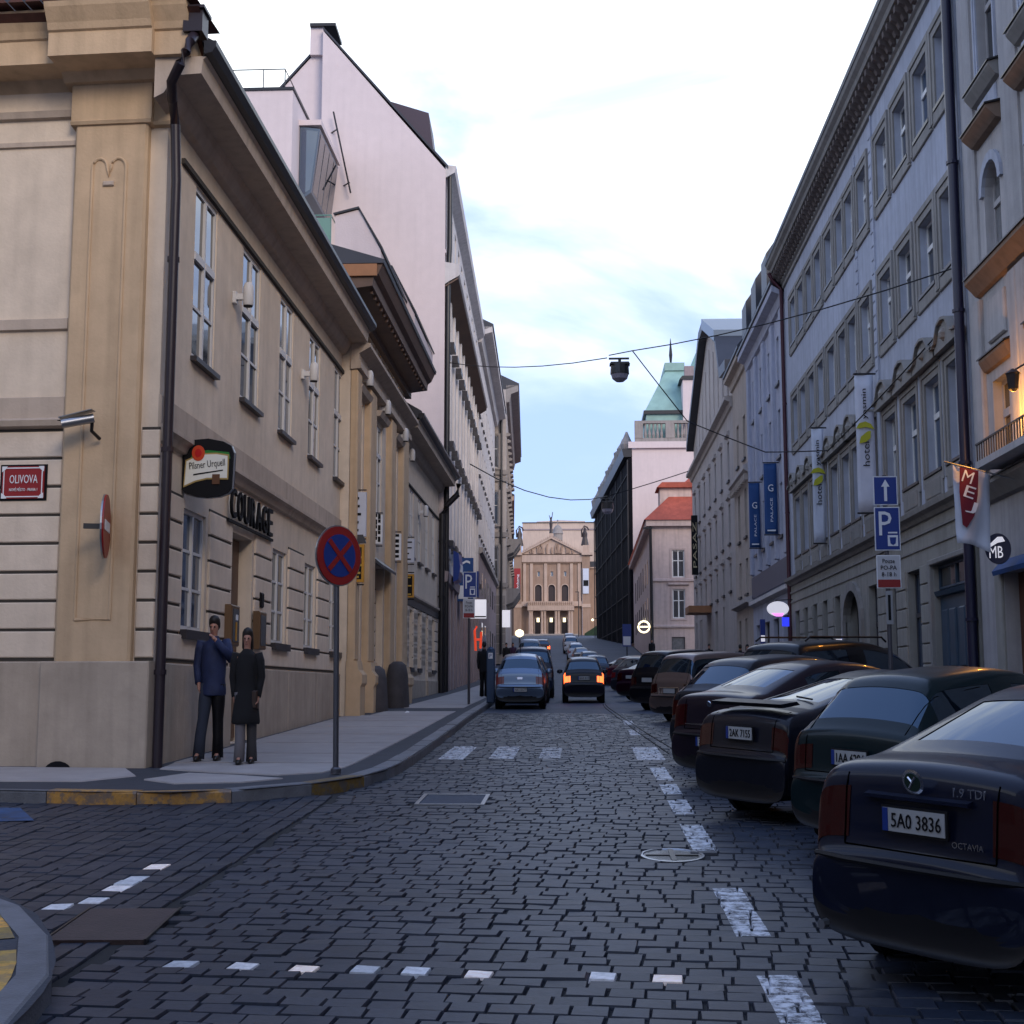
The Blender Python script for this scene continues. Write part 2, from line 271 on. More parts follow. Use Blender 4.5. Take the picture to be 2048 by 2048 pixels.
# plinths follow the rising street
for x0, x1, zt in ((0.0, 3.70, 2.02), (5.02, 12.85, 2.02), (21.9, 29.0, 1.98), (29.8, 33.15, 1.98)):
    n = max(1, int((x1-x0)/2.4)); s = (x1-x0)/n
    for k in range(n): ob('plinth_slab', cm(('pl', round(s,2), zt), lambda: MB().bbox(0, s-0.012, -0.06, 0.02, -0.4, zt, 0.015).mesh('plinth_slab', m_plinth)), LB, (x0+k*s, 0, 0))
profile(LB, 'string_course', 0.0, 12.85, [(0.01,4.72),(-0.06,4.74),(-0.10,4.82),(-0.16,4.86),(-0.16,4.92),(-0.05,4.95),(0.01,4.95)], m_moul)
profile(LB, 'band', 0.0, 12.85, [(0.01,4.952),(-0.035,4.952),(-0.035,5.30),(0.01,5.32)], m_moul)
profile(LB, 'string_course', 21.75, 33.2, [(0.01,4.42),(-0.10,4.5),(-0.10,4.56),(0.01,4.6)], m_moul)
MB().box(21.9, 33.2, -0.03, 0.012, 4.20, 4.418).build('fascia', m_framed, LB)
profile(LB, 'lintel_line', 0.6, 13.1, [(0.01,8.52),(-0.05,8.53),(-0.05,8.60),(0.01,8.60)], m_groove)
profile(LB, 'lintel_line', 22.2, 33.1, [(0.01,7.78),(-0.05,7.79),(-0.05,7.84),(0.01,7.84)], m_groove)
# eaves and roof, street side
for x0, x1, dz in ((-0.55, 12.75, 0.0), (22.0, 33.6, -0.12)):
    profile(LB, 'eave', x0, x1, [(0.02,8.92+dz),(-0.10,8.98+dz),(-0.17,9.10+dz),(-0.20,9.20+dz),(-0.56,9.22+dz),(-0.58,9.40+dz),(-0.62,9.44+dz),(0.02,9.44+dz)], m_moul)
    profile(LB, 'gutter', x0-0.05, x1, [(-0.60,9.45+dz),(-0.70,9.47+dz),(-0.75,9.55+dz),(-0.75,9.62+dz),(-0.60,9.62+dz)], m_black)
    profile(LB, 'roof', x0 if x0 > 0 else 0.2, x1, [(0.0,9.46+dz),(-0.58,9.5+dz),(-0.66,9.70+dz),(4.5,12.6),(8,12.6),(8,9.4)], m_darkroof)
for k in range(60):
    x = -0.3 + k * 0.22
    if x < 12.5: ob('roof_tile', cm('rtile', lambda: MB().prism([(-0.70,9.63),(-0.68,9.74),(-0.1,10.06),(-0.1,9.98)], 'x', 0, 0.19).mesh('roof_tile', m_darkroof)), LB, (x, 0, 0))
# front face (turned a little away from the square to the street)
FR = R(-92.9)
fz = [2.06 + 0.353 * k for k in range(9)]
wall(LB, 0.0, -0.4, 9.6, [], m_beige, D=8.0, name='front_wall', x0=-11.0, rz=FR, back=False)
courses(LB, lambda z: [(-11.0, -0.93)], 0, m_beige2, rz=FR, zs=fz) if False else None
def fr(name, b, mat, **k): return b.build(name, mat, LB, (0,0,0), FR, **k)
jf = MB()
for k in range(9):
    for a, b in ((-8.0, -1.20), (-0.20, 0.03)): jf.box(a, b, -0.014, 0.01, fz[k]-0.021, fz[k]+0.021)
fr('joints', jf, m_groove)
for k in range(8):
    z = fz[k]
    for a, b in ((-4.2, -1.20), (-8.0, -4.22), (-0.20, 0.035)):
        fr('rustication_block', MB().bbox(a, b, -0.035, 0.02, z+0.017, z+0.336, 0.012), m_beige2)
fr('pilaster', MB().bbox(-1.17, -0.22, -0.13, 0.02, 2.0, 9.4, 0.03), m_ochre)
fr('pilaster_panel', MB().box(-0.72, -0.40, -0.145, -0.128, 2.28, 8.05).lathe([(0.001,0),(0.001,0)]), m_ochre) if False else None
# raised border of the pilaster panel with a double-arched head
pb = MB(); PX = -0.155
arcs = lambda cx: [(cx + 0.085*math.cos(R(t)), 7.95 + 0.13*math.sin(R(t))) for t in range(0, 181, 20)]
path = [(-0.73, 2.28)] + [(-0.35, 2.28)] + arcs(-0.435) + [(-0.54, 7.85)] + arcs(-0.645)[0:] + [(-0.73, 2.28)]
pb.tube([(x*1.15-0.08, -0.135, z+0.25) for x, z in path], 0.02, 6); fr('panel_border', pb, m_ochre); fr('panel_key', MB().bbox(-0.77, -0.63, -0.16, -0.12, 7.97, 8.03, 0.01), m_moul)
for a, b, y in ((-1.22, -0.17, -0.16), (-0.17, 0.06, -0.07)):
    fr('capital', MB().prism([(0.0,8.76),(y,8.78),(y-0.02,8.82),(y+0.01,8.84),(y+0.01,9.36),(y-0.06,9.40),(y-0.16,9.56),(0,9.56)], 'x', a, b), m_ochre)
fr('front_ledge', MB().prism([(0.01,6.15),(-0.05,6.17),(-0.05,6.30),(0.01,6.32)], 'x', -11, -1.2), m_moul)
fr('front_ledge', MB().prism([(0.01,8.92),(-0.06,8.94),(-0.09,9.02),(0.01,9.05)], 'x', -11, -1.2), m_moul)
fr('front_ledge', MB().prism([(0.01,8.56),(-0.035,8.57),(-0.035,8.63),(0.01,8.64)], 'x', -11, -1.2), m_moul)
fr('front_ledge', MB().prism([(0.01,4.90),(-0.10,4.93),(-0.12,5.0),(-0.04,5.04),(-0.04,5.30),(0.01,5.32)], 'x', -11, -1.2), m_moul)
fr('front_plinth', MB().bbox(-11, -1.32, -0.07, 0.02, -0.4, 2.03, 0.015), m_plinth); fr('front_plinth', MB().bbox(-1.30, 0.05, -0.20, 0.02, -0.4, 2.03, 0.015), m_plinth)
corn = lambda y: [(0.01,9.28),(y+0.5,9.32),(y+0.40,9.42),(y,9.44),(y,9.74),(y-0.03,9.76),(y-0.06,9.84),(y-0.16,10.0),(y-0.18,10.06),(0.01,10.10)]
fr('front_cornice', MB().prism(corn(-0.52), 'x', -11, -1.30), m_ochre); fr('front_cornice', MB().prism(corn(-0.72), 'x', -1.30, 0.02), m_ochre); fr('front_cornice', MB().prism(corn(-0.62), 'x', 0.02, 0.46), m_ochre)
fr('roof', MB().add([(-11,-0.75,10.09),(0.62,-0.75,9.98),(-4.5,4.5,12.6),(-11,4.5,12.6),(-11,4.5,9.4),(0.4,0.2,9.4)], [(0,1,2,3),(0,1,5,4)]), m_tile)
for k in range(26): ob('roof_tile', cm('ftile', lambda: MB().prism([(0,0),(0.05,0.05),(0.15,0.05),(0.20,0)], 'y', -0.86, 0.2).mesh('roof_tile', m_tile)), LB, Matrix.Rotation(FR, 3, 'Z') @ Vector((-5.0+k*0.215, 0, 10.09)), FR)
MB().box(0.0, 0.26, -0.60, -0.36, 9.70, 9.98).box(-0.04, 0.30, -0.63, -0.33, 9.982, 10.02).build('hopper', m_pipe, LB, (-0.70, 0.0, 0))
drainpipe('thick dark downpipe running down the corner of the beige corner building', [(-4.72,15.92,9.72),(-4.72,15.72,9.52),(-4.74,15.62,9.34),(-4.80,15.62,9.20),(-4.96,15.80,9.05),(-5.02,16.05,8.92),(-5.05,16.3,8.72),(-5.04,16.38,8.0),(-5.05,16.40,0.72)], 0.062, brackets=(1.9,4.6,7.0))
drainpipe('black downpipe with curved neck at the far end of the low beige building', [(-4.45,49.5,9.1),(-4.5,49.5,8.7),(-4.9,49.5,8.3),(-5.05,49.5,8.0),(-5.05,49.5,1.5)], 0.11, m_black, brackets=(3,5,7))
# portal block with deep brown eave
o = 29.3 - 16.5
PH = [(30.05,30.95,1.9,4.3),(32.3,34.5,0.9,4.7),(35.75,36.8,1.9,4.2),(29.95,31.0,5.95,8.15),(32.9,34.0,5.95,8.15),(35.9,36.9,5.95,8.15)]
PH2 = [(a-16.5,b-16.5,c,d) for a,b,c,d in PH]
CL = [(30.0+0.78*k, 30.45+0.78*k, 9.28, 9.98) for k in range(11)]
wall(LB, 38.2-16.5, -0.4, 10.25, PH2 + [(a-16.5,b-16.5,c,d) for a,b,c,d in CL], m_beige, D=6, name='portal_wall', y=-0.2, x0=o, d=0.35)
for a, b, c, d in PH:
    if c > 5: window(LB, a-16.5, b-16.5, c, d, rows=(0.36,0.68), heavy=2, bar=0.06, y=-0.17, sill=SILL)
    elif a != 32.3: window(LB, a-16.5, b-16.5, c, d, rows=(0.6,), cols=1, bar=0.05, y=-0.14)
MB().box(32.3-16.5, 34.5-16.5, 0.05, 0.10, 0.9, 4.7).build('gate', m_framed, LB); MB().prism([(-0.22,4.75),(-0.5,4.55),(-0.5,4.62),(-0.22,4.86)], 'x', 32.1-16.5, 34.7-16.5).build('canopy', m_darkroof, LB)
for a, b, c, d in CL: MB().box(a-16.5, b-16.5, 0.0, 0.04, c, d).build('dark_opening', m_ink, LB)  # black panels stand in for the darkness inside the clerestory openings
for a, b in ((29.3,29.85),(31.2,32.1),(34.75,35.55),(37.1,38.2)):
    MB().bbox(a-16.5, b-16.5, -0.36, -0.19, 2.3, 8.62, 0.03).build('pilaster', m_ochre, LB)
    q = MB().prism([(-0.19,0.2),(-0.50,0.2),(-0.50,1.75),(-0.54,1.82),(-0.54,2.0),(-0.46,2.1),(-0.42,2.3),(-0.19,2.3)], 'x', a-16.56, b-16.44); q.build('pilaster_base', m_ochre, LB)
profile(LB, 'entablature', o-0.05, 38.25-16.5, [(-0.19,8.63),(-0.42,8.65),(-0.42,8.80),(-0.38,8.82),(-0.38,8.98),(-0.50,9.05),(-0.62,9.12),(-0.62,9.20),(-0.19,9.24)], m_moul)
for a in (29.95,32.9,35.9): profile(LB, 'window_hood', a-16.7, a-15.2, [(-0.19,8.25),(-0.34,8.28),(-0.40,8.40),(-0.19,8.44)], m_moul)
profile(LB, 'brown_eave', 28.4-16.5, 38.9-16.5, [(-0.15,10.0),(-0.32,10.0),(-0.32,10.18),(-0.78,10.24),(-0.80,10.42),(-0.90,10.5),(-0.98,10.68),(-1.0,10.72),(-0.15,10.75)], m_brown)
MB().box(28.33-16.5, 28.398-16.5, -0.88, 0.4, 10.44, 10.70).build('fascia_board', m_woodl, LB)
for k in range(22): ob('dentil', cm('dentil', lambda: MB().box(0, 0.08, -0.74, -0.68, 10.15, 10.22).mesh('dentil', m_brown)), LB, (28.7-16.5+k*0.46, 0, 0))
profile(LB, 'portal_roof', 28.35-16.5, 38.95-16.5, [(-1.02,10.722),(-1.04,10.80),(0.6,11.3),(5,12.8),(5,10.7)], m_darkroof)
for x0, x1, pf in ((30.6,35.0,[(-0.62,11.0),(-0.62,11.75),(-0.1,12.72),(0.45,12.58),(0.45,11.0)]), (35.2,39.6,[(-0.85,10.9),(-0.85,11.5),(-0.25,12.75),(0.0,12.78),(0.0,10.9)])):
    d_ = profile(LB, 'dormer', x0-16.5, x1-16.5, pf, m_pink)
    profile(LB, 'dormer_roof', x0-16.55, x1-16.4, [(pf[1][0]-0.03,pf[1][1]-0.02),(pf[1][0]-0.05,pf[1][1]+0.04),(pf[2][0],pf[2][1]+0.06),(pf[3][0]+0.05,pf[3][1]+0.05),(pf[3][0]+0.02,pf[3][1]+0.01),(pf[2][0],pf[2][1]+0.01)], m_black)
# ---------------------------------------------------------------- hotel on the right
HB = thing('hotel_building', 'grey blue four storey building with bracketed cornice and stucco window hoods', 'building', (7.5, 49.8, 0), R(-90))
HW = [(26.98,28.02),(28.65,29.85),(30.63,31.85),(32.67,33.80),(35.10,36.26),(36.97,38.0),(38.4,39.46),(40.15,41.25),(42.05,43.1),(43.75,44.8),(45.5,46.6),(47.2,48.25)]
hy = lambda Y: 49.8 - Y
hh = []
for a, b in HW: hh += [(hy(b), hy(a), 13.80, 15.34), (hy(b), hy(a), 10.24, 11.82)]
HW3 = [w_ for w_ in HW]
for a, b in HW3: hh.append((hy(b), hy(a), 6.26, 8.25))
GF = [(26.99,29.7,0.8,4.3),(30.83,32.05,0.9,4.35),(33.2,34.1,0.9,4.35),(35.3,36.4,0.9,4.35),(37.35,39.62,0.9,4.40),(40.30,41.25,2.0,4.40),(42.38,43.28,2.0,4.40),(44.23,45.1,2.0,4.4),(46.05,46.85,2.0,4.4),(47.8,48.9,2.0,4.4)]
wall(HB, 23.3, 0.2, 5.40, [(hy(b), hy(a), c, d) for a, b, c, d in GF], m_gfl, D=9, d=0.35, name='ground_floor_wall', y=-0.03)
wall(HB, 23.3, 5.403, 16.9, hh, m_hotel, D=9, d=0.26)
for a, b in HW:
    x0, x1 = hy(b), hy(a)
    for z0, z1 in ((13.80,15.34),(10.24,11.82)):
        window(HB, x0, x1, z0, z1, rows=(0.64,), heavy=1, bar=0.06, y=0.15, fm=m_framew, sill=(0.10, 0.07, 0.08, m_sill), sur=0.30, surm=m_trim, surd=0.07)
        ob('apron', cm(('apr', round(x1-x0,2)), lambda: MB().bbox(-(x1-x0)/2-0.28, (x1-x0)/2+0.28, -0.05, 0.01, -0.36, -0.09, 0.015).mesh('apron', m_trim)), HB, ((x0+x1)/2, 0, z0))
    window(HB, x0, x1, 6.26, 8.25, rows=(0.64,), heavy=1, bar=0.07, y=0.15, fm=m_framew, sill=(0.14, 0.10, 0.06, m_sill), sur=0.26, surm=m_trim, gm=m_glassb, surd=0.07)
    def hood():
        W = (x1-x0)/2 + 0.36; b_ = MB()
        out = [(-W, 0), (-W, 0.14), (-W*0.62, 0.2), (-W*0.5, 0.34), (-W*0.34, 0.50), (0, 0.56), (W*0.34, 0.50), (W*0.5, 0.34), (W*0.62, 0.2), (W, 0.14), (W, 0)]
        b_.prism(out, 'y', -0.20, 0.01); b_.prism([(x_*1.06, z_+0.05) for x_, z_ in out[1:-1]] + [(x_*1.06, z_-0.01) for x_, z_ in out[1:-1]][::-1], 'y', -0.27, -0.02)
        b_.lathe([(0.02,0.12),(0.09,0.18),(0.11,0.28),(0.05,0.38),(0.01,0.4)], 0, -0.2, 8)
        return b_.mesh('window_hood', m_trim)
    ob('window_hood', cm(('hood', round(x1-x0,2)), hood), HB, ((x0+x1)/2, 0, 8.53))
    ob('balustrade', cm(('bal', round(x1-x0,2)), lambda: [MB().box(-(x1-x0)/2-0.15,(x1-x0)/2+0.15,-0.07,0.01,5.62,6.18)] and (lambda q: [q.bbox(-(x1-x0)/2+0.1*k+0.02, -(x1-x0)/2+0.1*k+0.08, -0.10, -0.06, 5.72, 6.08, 0.02) for k in range(int((x1-x0)/0.1))] and q.mesh('balustrade', m_trim))(MB().box(-(x1-x0)/2-0.15,(x1-x0)/2+0.15,-0.07,0.01,5.62,6.18))), HB, ((x0+x1)/2, 0, 0))
for a in [28.33, 30.24, 32.26, 34.45] + [36.6, 39.8, 41.65, 43.4, 45.15, 46.9, 48.9]:
    MB().bbox(hy(a)-0.13, hy(a)+0.13, -0.05, 0.01, 5.62, 8.6, 0.02).build('pilaster', m_hotelq, HB)
for z in [5.7 + 0.36*k for k in range(29)]:
    for a, b in ((34.35,34.72),(36.5,36.76)):
        ob('rustication_block', cm(('hq', round(b-a,2)), lambda: MB().bbox(0, b-a, -0.03, 0.01, 0.015, 0.345, 0.012).mesh('rustication_block', m_hotelq)), HB, (hy(b), 0, z))
MB().box(hy(34.33), hy(34.27), -0.05, 0.01, 5.6, 16.4).build('lesene', m_hotelq, HB)
profile(HB, 'string_course', -0.05, 23.35, [(0.0,5.32),(-0.08,5.34),(-0.14,5.42),(-0.24,5.48),(-0.26,5.58),(-0.02,5.64),(0.02,5.64)], m_trim)
profile(HB, 'fascia', 0.0, 23.3, [(0.0,5.05),(-0.07,5.06),(-0.07,5.12),(0.0,5.13)], m_trim); profile(HB, 'fascia', 0.0, 23.3, [(0.0,4.72),(-0.06,4.73),(-0.06,4.77),(0.0,4.78)], m_trim)
profile(HB, 'cornice', -0.1, 23.35, [(0.0,16.30),(-0.07,16.32),(-0.07,16.46),(-0.14,16.5),(-0.16,16.86),(-0.46,16.92),(-0.50,17.02),(-0.60,17.10),(-0.64,17.2),(0.0,17.25)], m_trim)
profile(HB, 'roof', -0.1, 23.4, [(-0.66,17.203),(-0.68,17.30),(5,19.5),(9,19.5),(9,17.0),(0.0,17.0)], m_darkroof)
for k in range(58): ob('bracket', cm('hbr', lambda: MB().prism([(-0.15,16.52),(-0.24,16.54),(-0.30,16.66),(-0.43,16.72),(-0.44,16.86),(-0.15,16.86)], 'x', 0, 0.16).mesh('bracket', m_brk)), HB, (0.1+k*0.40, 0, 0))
# ground floor: piers with block joints, arch, blue door
GZ = [0.95 + 0.43*k for k in range(9)]
piers = [(29.8,30.75),(32.15,33.1),(34.2,35.2),(39.75,40.2),(41.35,42.3),(43.36,44.15),(45.18,45.97),(46.93,47.72)]
for k in range(8):
    for a, b in piers: ob('rustication_block', cm(('gq', round(b-a,2)), lambda: MB().bbox(0, b-a, -0.04, 0.01, 0.014, 0.416, 0.015).mesh('rustication_block', m_gfl)), HB, (hy(b), -0.03, GZ[k]))
for a, b, c, d in GF[1:4] + GF[5:]: window(HB, hy(b), hy(a), c, d, cols=1 if b-a < 1 else 2, rows=(0.72,), bar=0.06, heavy=1, y=0.14, fm=m_framed)
x0, x1 = hy(39.62), hy(37.35); ar = MB(); cx = (x0+x1)/2; rr = (x1-x0)/2
ot = [(cx + (rr+0.30)*math.cos(R(t)), 3.55 + (rr*0.95+0.32)*math.sin(R(t))*0.78) for t in range(0,181,15)]; it = [(cx + rr*math.cos(R(t)), 3.55 + rr*0.95*math.sin(R(t))*0.78) for t in range(0,181,15)]
for k in range(12): ar.prism([ot[k], ot[k+1], it[k+1], it[k]], 'y', -0.12, 0.0)
ar.box(x0-0.3, x0, -0.12, 0.0, 0.9, 3.55); ar.box(x1, x1+0.3, -0.12, 0.0, 0.9, 3.55); ar.build('arch', m_trim, HB)
sp = MB()
for k in range(12):
    t0, t1 = it[k], it[k+1]; sp.prism([t0, t1, (t1[0], 4.41), (t0[0], 4.41)], 'y', -0.028, 0.10)
sp.build('arch_spandrel', m_gfl, HB); MB().box(x0, x1, 0.3, 0.33, 0.9, 4.4).build('passage_gate', m_ink, HB)
m_bdoor = M('blue grey door paint', (0.035, 0.065, 0.10), 0.45, var=0.1)
x0, x1 = hy(29.7), hy(26.99); bd = MB().box(x0, x1, 0.10, 0.16, 0.8, 3.62)
for k, (u0, u1) in enumerate(((0.12,1.28),(1.43,2.59))):
    for z0, z1 in ((1.0,2.05),(2.15,3.35)):
        for s0, s1 in ((u0+0.06,u0+0.5),(u0+0.62,u1-0.06)): bd.bbox(x0+s0, x0+s1, 0.06, 0.11, z0, z1, 0.03)
bd.build('double_door', m_bdoor, HB); MB().prism([(0.17,3.62),(0.0,3.64),(-0.04,3.74),(0.17,3.78)], 'x', x0, x1).build('door_transom', m_bdoor, HB)
window(HB, x0, x1, 3.79, 4.28, rows=(), cols=2, y=0.08, fm=m_bdoor, gm=m_glass); MB().bbox(x0-0.18, x0-0.02, -0.12, 0.01, 0.8, 4.42, 0.02).bbox(x1+0.02, x1+0.18, -0.12, 0.01, 0.8, 4.42, 0.02).bbox(x0-0.018, x1+0.018, -0.12, 0.01, 4.30, 4.42, 0.02).build('door_surround', m_trim, HB)
drainpipe('deep blue downpipe between the grey hotel and the brown trimmed building', [(7.36,26.55,17.0),(7.36,26.55,0.9)], 0.10, M('blue black pipe', (0.010,0.010,0.035), 0.35), brackets=(3,6,9,12))
drainpipe('thin wine red downpipe at the far corner of the grey hotel', [(6.95,49.75,16.9),(7.1,49.75,16.6),(7.4,49.8,16.3),(7.42,49.8,1.5)], 0.07, M('wine pipe', (0.06,0.012,0.02), 0.4), brackets=(4,8,12))
# ---------------------------------------------------------------- nearest building on the right
OB = thing('stucco_building', 'ornate pale building with brown hoods, fluted pilasters and balcony glowing orange', 'building', (7.5, 26.35, 0), R(-90))
oy = lambda Y: 26.35 - Y
bays = [(24.05,25.05)] + [(24.05-2.6*k, 25.05-2.6*k) for k in range(1,5)]
oh = []
for a, b in bays: oh += [(oy(b), oy(a), 12.9, 15.1), (oy(b), oy(a), 9.45, 11.25), (oy(b), oy(a), 5.9, 7.25), (oy(b), oy(a), 16.6, 18.4)]
oh += [(oy(24.9), oy(23.3), 0.6, 3.75), (oy(21.5), oy(18.5), 1.2, 3.75), (oy(16.5), oy(13.5), 1.2, 3.75)]
wall(OB, 15.35, -0.2, 19.6, oh, m_fluted, D=9, d=0.3)
for i, (a, b) in enumerate(bays):
    x0, x1 = oy(b), oy(a)
    window(OB, x0, x1, 12.9, 15.1, rows=(0.68,), heavy=1, bar=0.06, fm=m_fluted, sur=0.14, surm=m_hotelq); window(OB, x0, x1, 9.45, 11.25, rows=(0.62,), heavy=1, bar=0.06, fm=m_fluted); window(OB, x0, x1, 5.9, 7.25, rows=(0.55,), heavy=1, bar=0.08, fm=m_fluted, gm=M('painted amber glow glass', (0.10,0.06,0.02), 0.1, spec=0.6) if i == 0 else m_glass); window(OB, x0, x1, 16.6, 18.4, rows=(0.6,), bar=0.06)  # amber base colour paints a window glow into the first bay's glass
    cx = (x0+x1)/2; rr = (x1-x0)/2; a_ = MB()
    it = [(cx+rr*math.cos(R(t)), 10.75+0.5*math.sin(R(t))) for t in range(0,181,20)]
    for k in range(9): a_.prism([it[k], it[k+1], (it[k+1][0], 11.26), (it[k][0], 11.26)], 'y', 0.01, 0.2)
    a_.build('arch_spandrel', m_fluted, OB)
    ar = MB(); ot = [(cx+(rr+0.16)*math.cos(R(t)), 10.75+0.68*math.sin(R(t))) for t in range(0,181,20)]
    for k in range(9): ar.prism([ot[k], ot[k+1], it[k+1], it[k]], 'y', -0.06, 0.01)
    ar.build('arch', m_hotelq, OB)
    for z, n, mt, pr in ((12.55,'sill',m_trim,0.22),(11.75,'window_hood',m_orange,0.30),(7.45,'window_hood',m_orange,0.16),(15.35,'window_hood',m_orange,0.34)):
        profile(OB, n, x0-0.28, x1+0.28, [(0.01,z),(-pr*0.4,z+0.03),(-pr*0.8,z+0.14),(-pr,z+0.20),(-pr,z+0.25),(0.01,z+0.32)], mt)
        profile(OB, n + '_cover', x0-0.32, x1+0.32, [(0.01,z+0.322),(-pr-0.03,z+0.252),(-pr-0.03,z+0.28),(0.01,z+0.36)], m_black)
    MB().bbox(x0-0.05, x1+0.05, -0.05, 0.01, 12.0+0.12, 12.52, 0.03).build('panel', m_hotelq, OB); MB().bbox(x0, x1, -0.06, 0.01, 7.95, 8.75, 0.03).build('panel', m_fluted, OB)
    for s in (x0-0.80, x1+0.35):
        fl = MB()
        for k in range(4): fl.tube([(s+0.06+k*0.11, -0.02, 9.6), (s+0.06+k*0.11, -0.02, 15.6)], 0.05, 6, caps=False)
        fl.bbox(s-0.03, s+0.48, -0.06, 0.01, 9.4, 9.62, 0.02).bbox(s-0.03, s+0.48, -0.12, 0.01, 15.6, 15.9, 0.03); fl.build('pilaster', m_fluted, OB)
        MB().bbox(s, s+0.42, -0.09, 0.01, 5.7, 8.9, 0.03).build('pilaster', m_fluted, OB)
for z, pr in ((8.95,0.28),(5.05,0.30)):
    profile(OB, 'string_course', 0.75 if z > 8 else 0.0, 15.35, [(0.01,z),(-pr*0.3,z+0.04),(-pr*0.6,z+0.14),(-pr,z+0.26),(-pr,z+0.34),(0.01,z+0.42)], m_orange if z > 8 else m_trim); profile(OB, 'ledge_cover', 0.73 if z > 8 else 0.0, 15.35, [(0.01,z+0.422),(-pr-0.03,z+0.342),(-pr-0.03,z+0.37),(0.01,z+0.47)], m_black)
profile(OB, 'cornice', 0, 15.35, [(0.01,18.7),(-0.2,18.8),(-0.5,19.2),(-0.7,19.4),(-0.7,19.6),(0.01,19.7)], m_trim); profile(OB, 'roof', 0, 15.4, [(-0.7,19.602),(5,22.5),(9,22.5),(9,19.5)], m_darkroof)
x0, x1 = oy(24.9), oy(23.3)
MB().box(x0, x1, 0.25, 0.29, 0.6, 3.75).build('door', M('rust brown door', (0.10,0.035,0.015), 0.5, var=0.1), OB); profile(OB, 'door_canopy', x0-0.12, x1+0.12, [(0.0,3.78),(-0.16,3.70),(-0.18,3.78),(0.0,3.98)], m_navy); MB().bbox(x0-0.45, x0-0.02, -0.05, 0.01, 0.5, 3.75, 0.02).build('pier', m_gfl, OB)
for x in (oy(21.5), oy(16.5)): window(OB, x, x+3, 1.2, 3.75, rows=(0.7,), cols=2, y=0.12, fm=m_framed)
# balcony of the first floor bay, lit from a lantern under the railing
bal = MB().box(oy(24.2), oy(21.4), -0.62, -0.01, 5.50, 5.62).build('balcony', m_fluted, OB); rl = MB()
for k in range(19): rl.tube([(oy(24.15)+k*0.14, -0.59, 5.62), (oy(24.15)+k*0.14, -0.59, 5.92)], 0.013, 5)
rl.box(oy(24.2), oy(21.4), -0.61, -0.57, 5.92, 5.95).build('railing', m_black, bal)
lan = thing('lantern', 'black wall lantern glowing amber above the balcony on the right edge', 'lantern', (7.05, 22.45, 6.55)); MB().lathe([(0.02,0.34),(0.13,0.26),(0.11,0.24),(0.08,0.0),(0.03,-0.04)], 0, 0, 8).build('housing', m_black, lan); MB().tube([(0,0,0.3),(0.2,0,0.42),(0.44,0,0.40)], 0.018, 6).build('arm', m_black, lan); MB().lathe([(0.01,0.10),(0.035,0.08),(0.035,0.04),(0.01,0.02)], 0, 0, 8).build('bulb', M('amber bulb', (1,0.5,0.1), 0.3, emit=(1,0.55,0.12), estr=12), lan)
pl = bpy.data.lights.new('lantern_light', 'POINT'); pl.energy = 85; pl.color = (1.0, 0.42, 0.06); pl.shadow_soft_size = 0.06; lo = ob('lantern_light', pl, lan, (0.0, 0.25, -0.22))
# ---------------------------------------------------------------- further buildings, right side
def simple_building(name, label, X, Y0, Y1, ztop, zbase, wm, floors, bays_, side, ang=0.0, bw=0.9, corn=(0.35, 0.7), cm_=None, roof=(5, 3.0), rm=None, gm=None, D=9, gfloor=None, fm=None, sills=True, hood=None, margin=0.6, sur=None):
    root = thing(name, label, 'building', (X, Y1 if side > 0 else Y0, 0), (R(-90) if side > 0 else R(90)) + ang); L = Y1 - Y0
    hs = []; pit = (L - 2*margin) / bays_; wl = []
    for (z0, z1) in floors:
        for k in range(bays_):
            c = margin + pit * (k + 0.5); hs.append((c-bw/2, c+bw/2, z0, z1)); wl.append((c-bw/2, c+bw/2, z0, z1))
    for h in (gfloor or []): hs.append(h)
    wall(root, L, zbase, ztop, hs, wm, D=D, d=0.25)
    for h in wl:
        window(root, *h, rows=(0.6,), bar=0.07, y=0.12, fm=fm or m_frame, gm=gm, pane=L < 14 and False, sill=(0.08,0.10,0.10,m_sill) if sills else None, sur=sur, surm=cm_ or wm)
        if hood: profile(root, 'window_hood', h[0]-0.2, h[1]+0.2, [(0.0,h[3]+0.2),(-hood,h[3]+0.28),(-hood,h[3]+0.42),(0.0,h[3]+0.5)], cm_ or wm)
    for h in (gfloor or []): window(root, *h, rows=(0.75,), cols=1, bar=0.06, y=0.15, fm=m_framed, gm=gm, pane=False)
    p, hgt = corn
    profile(root, 'cornice', -0.02, L+0.02, [(0.0,ztop-hgt),(-p*0.25,ztop-hgt+0.05),(-p*0.4,ztop-hgt*0.5),(-p,ztop-hgt*0.35),(-p,ztop),(0.0,ztop+0.02)], cm_ or wm)
    if roof: profile(root, 'roof', -0.02, L+0.02, [(-p-0.06,ztop+0.022),(-p-0.06,ztop+0.14),(roof[0],ztop+roof[1]),(D,ztop+roof[1]),(D,ztop-0.3),(0.0,ztop-0.3)], rm or m_darkroof)
    return root
BL = simple_building('lilac_building', 'narrow lilac blue building with tall pilaster strips beside the grey hotel', 7.5, 49.85, 61.0, 16.5, 1.0, m_lilac, [(13.2,15.0),(10.4,12.2),(7.4,9.4)], 4, 1, corn=(0.45,0.75), cm_=m_lilac, gfloor=[(1.0,2.2,2.0,4.4),(3.4,5.2,2.0,4.4),(6.4,7.8,2.0,4.4),(9.0,10.4,2.0,4.4)], gm=m_glass)
for k in range(5): MB().bbox(0.25+k*2.55, 0.75+k*2.55, -0.14, 0.01, 6.6, 15.7, 0.03).build('pilaster', m_lilac, BL)
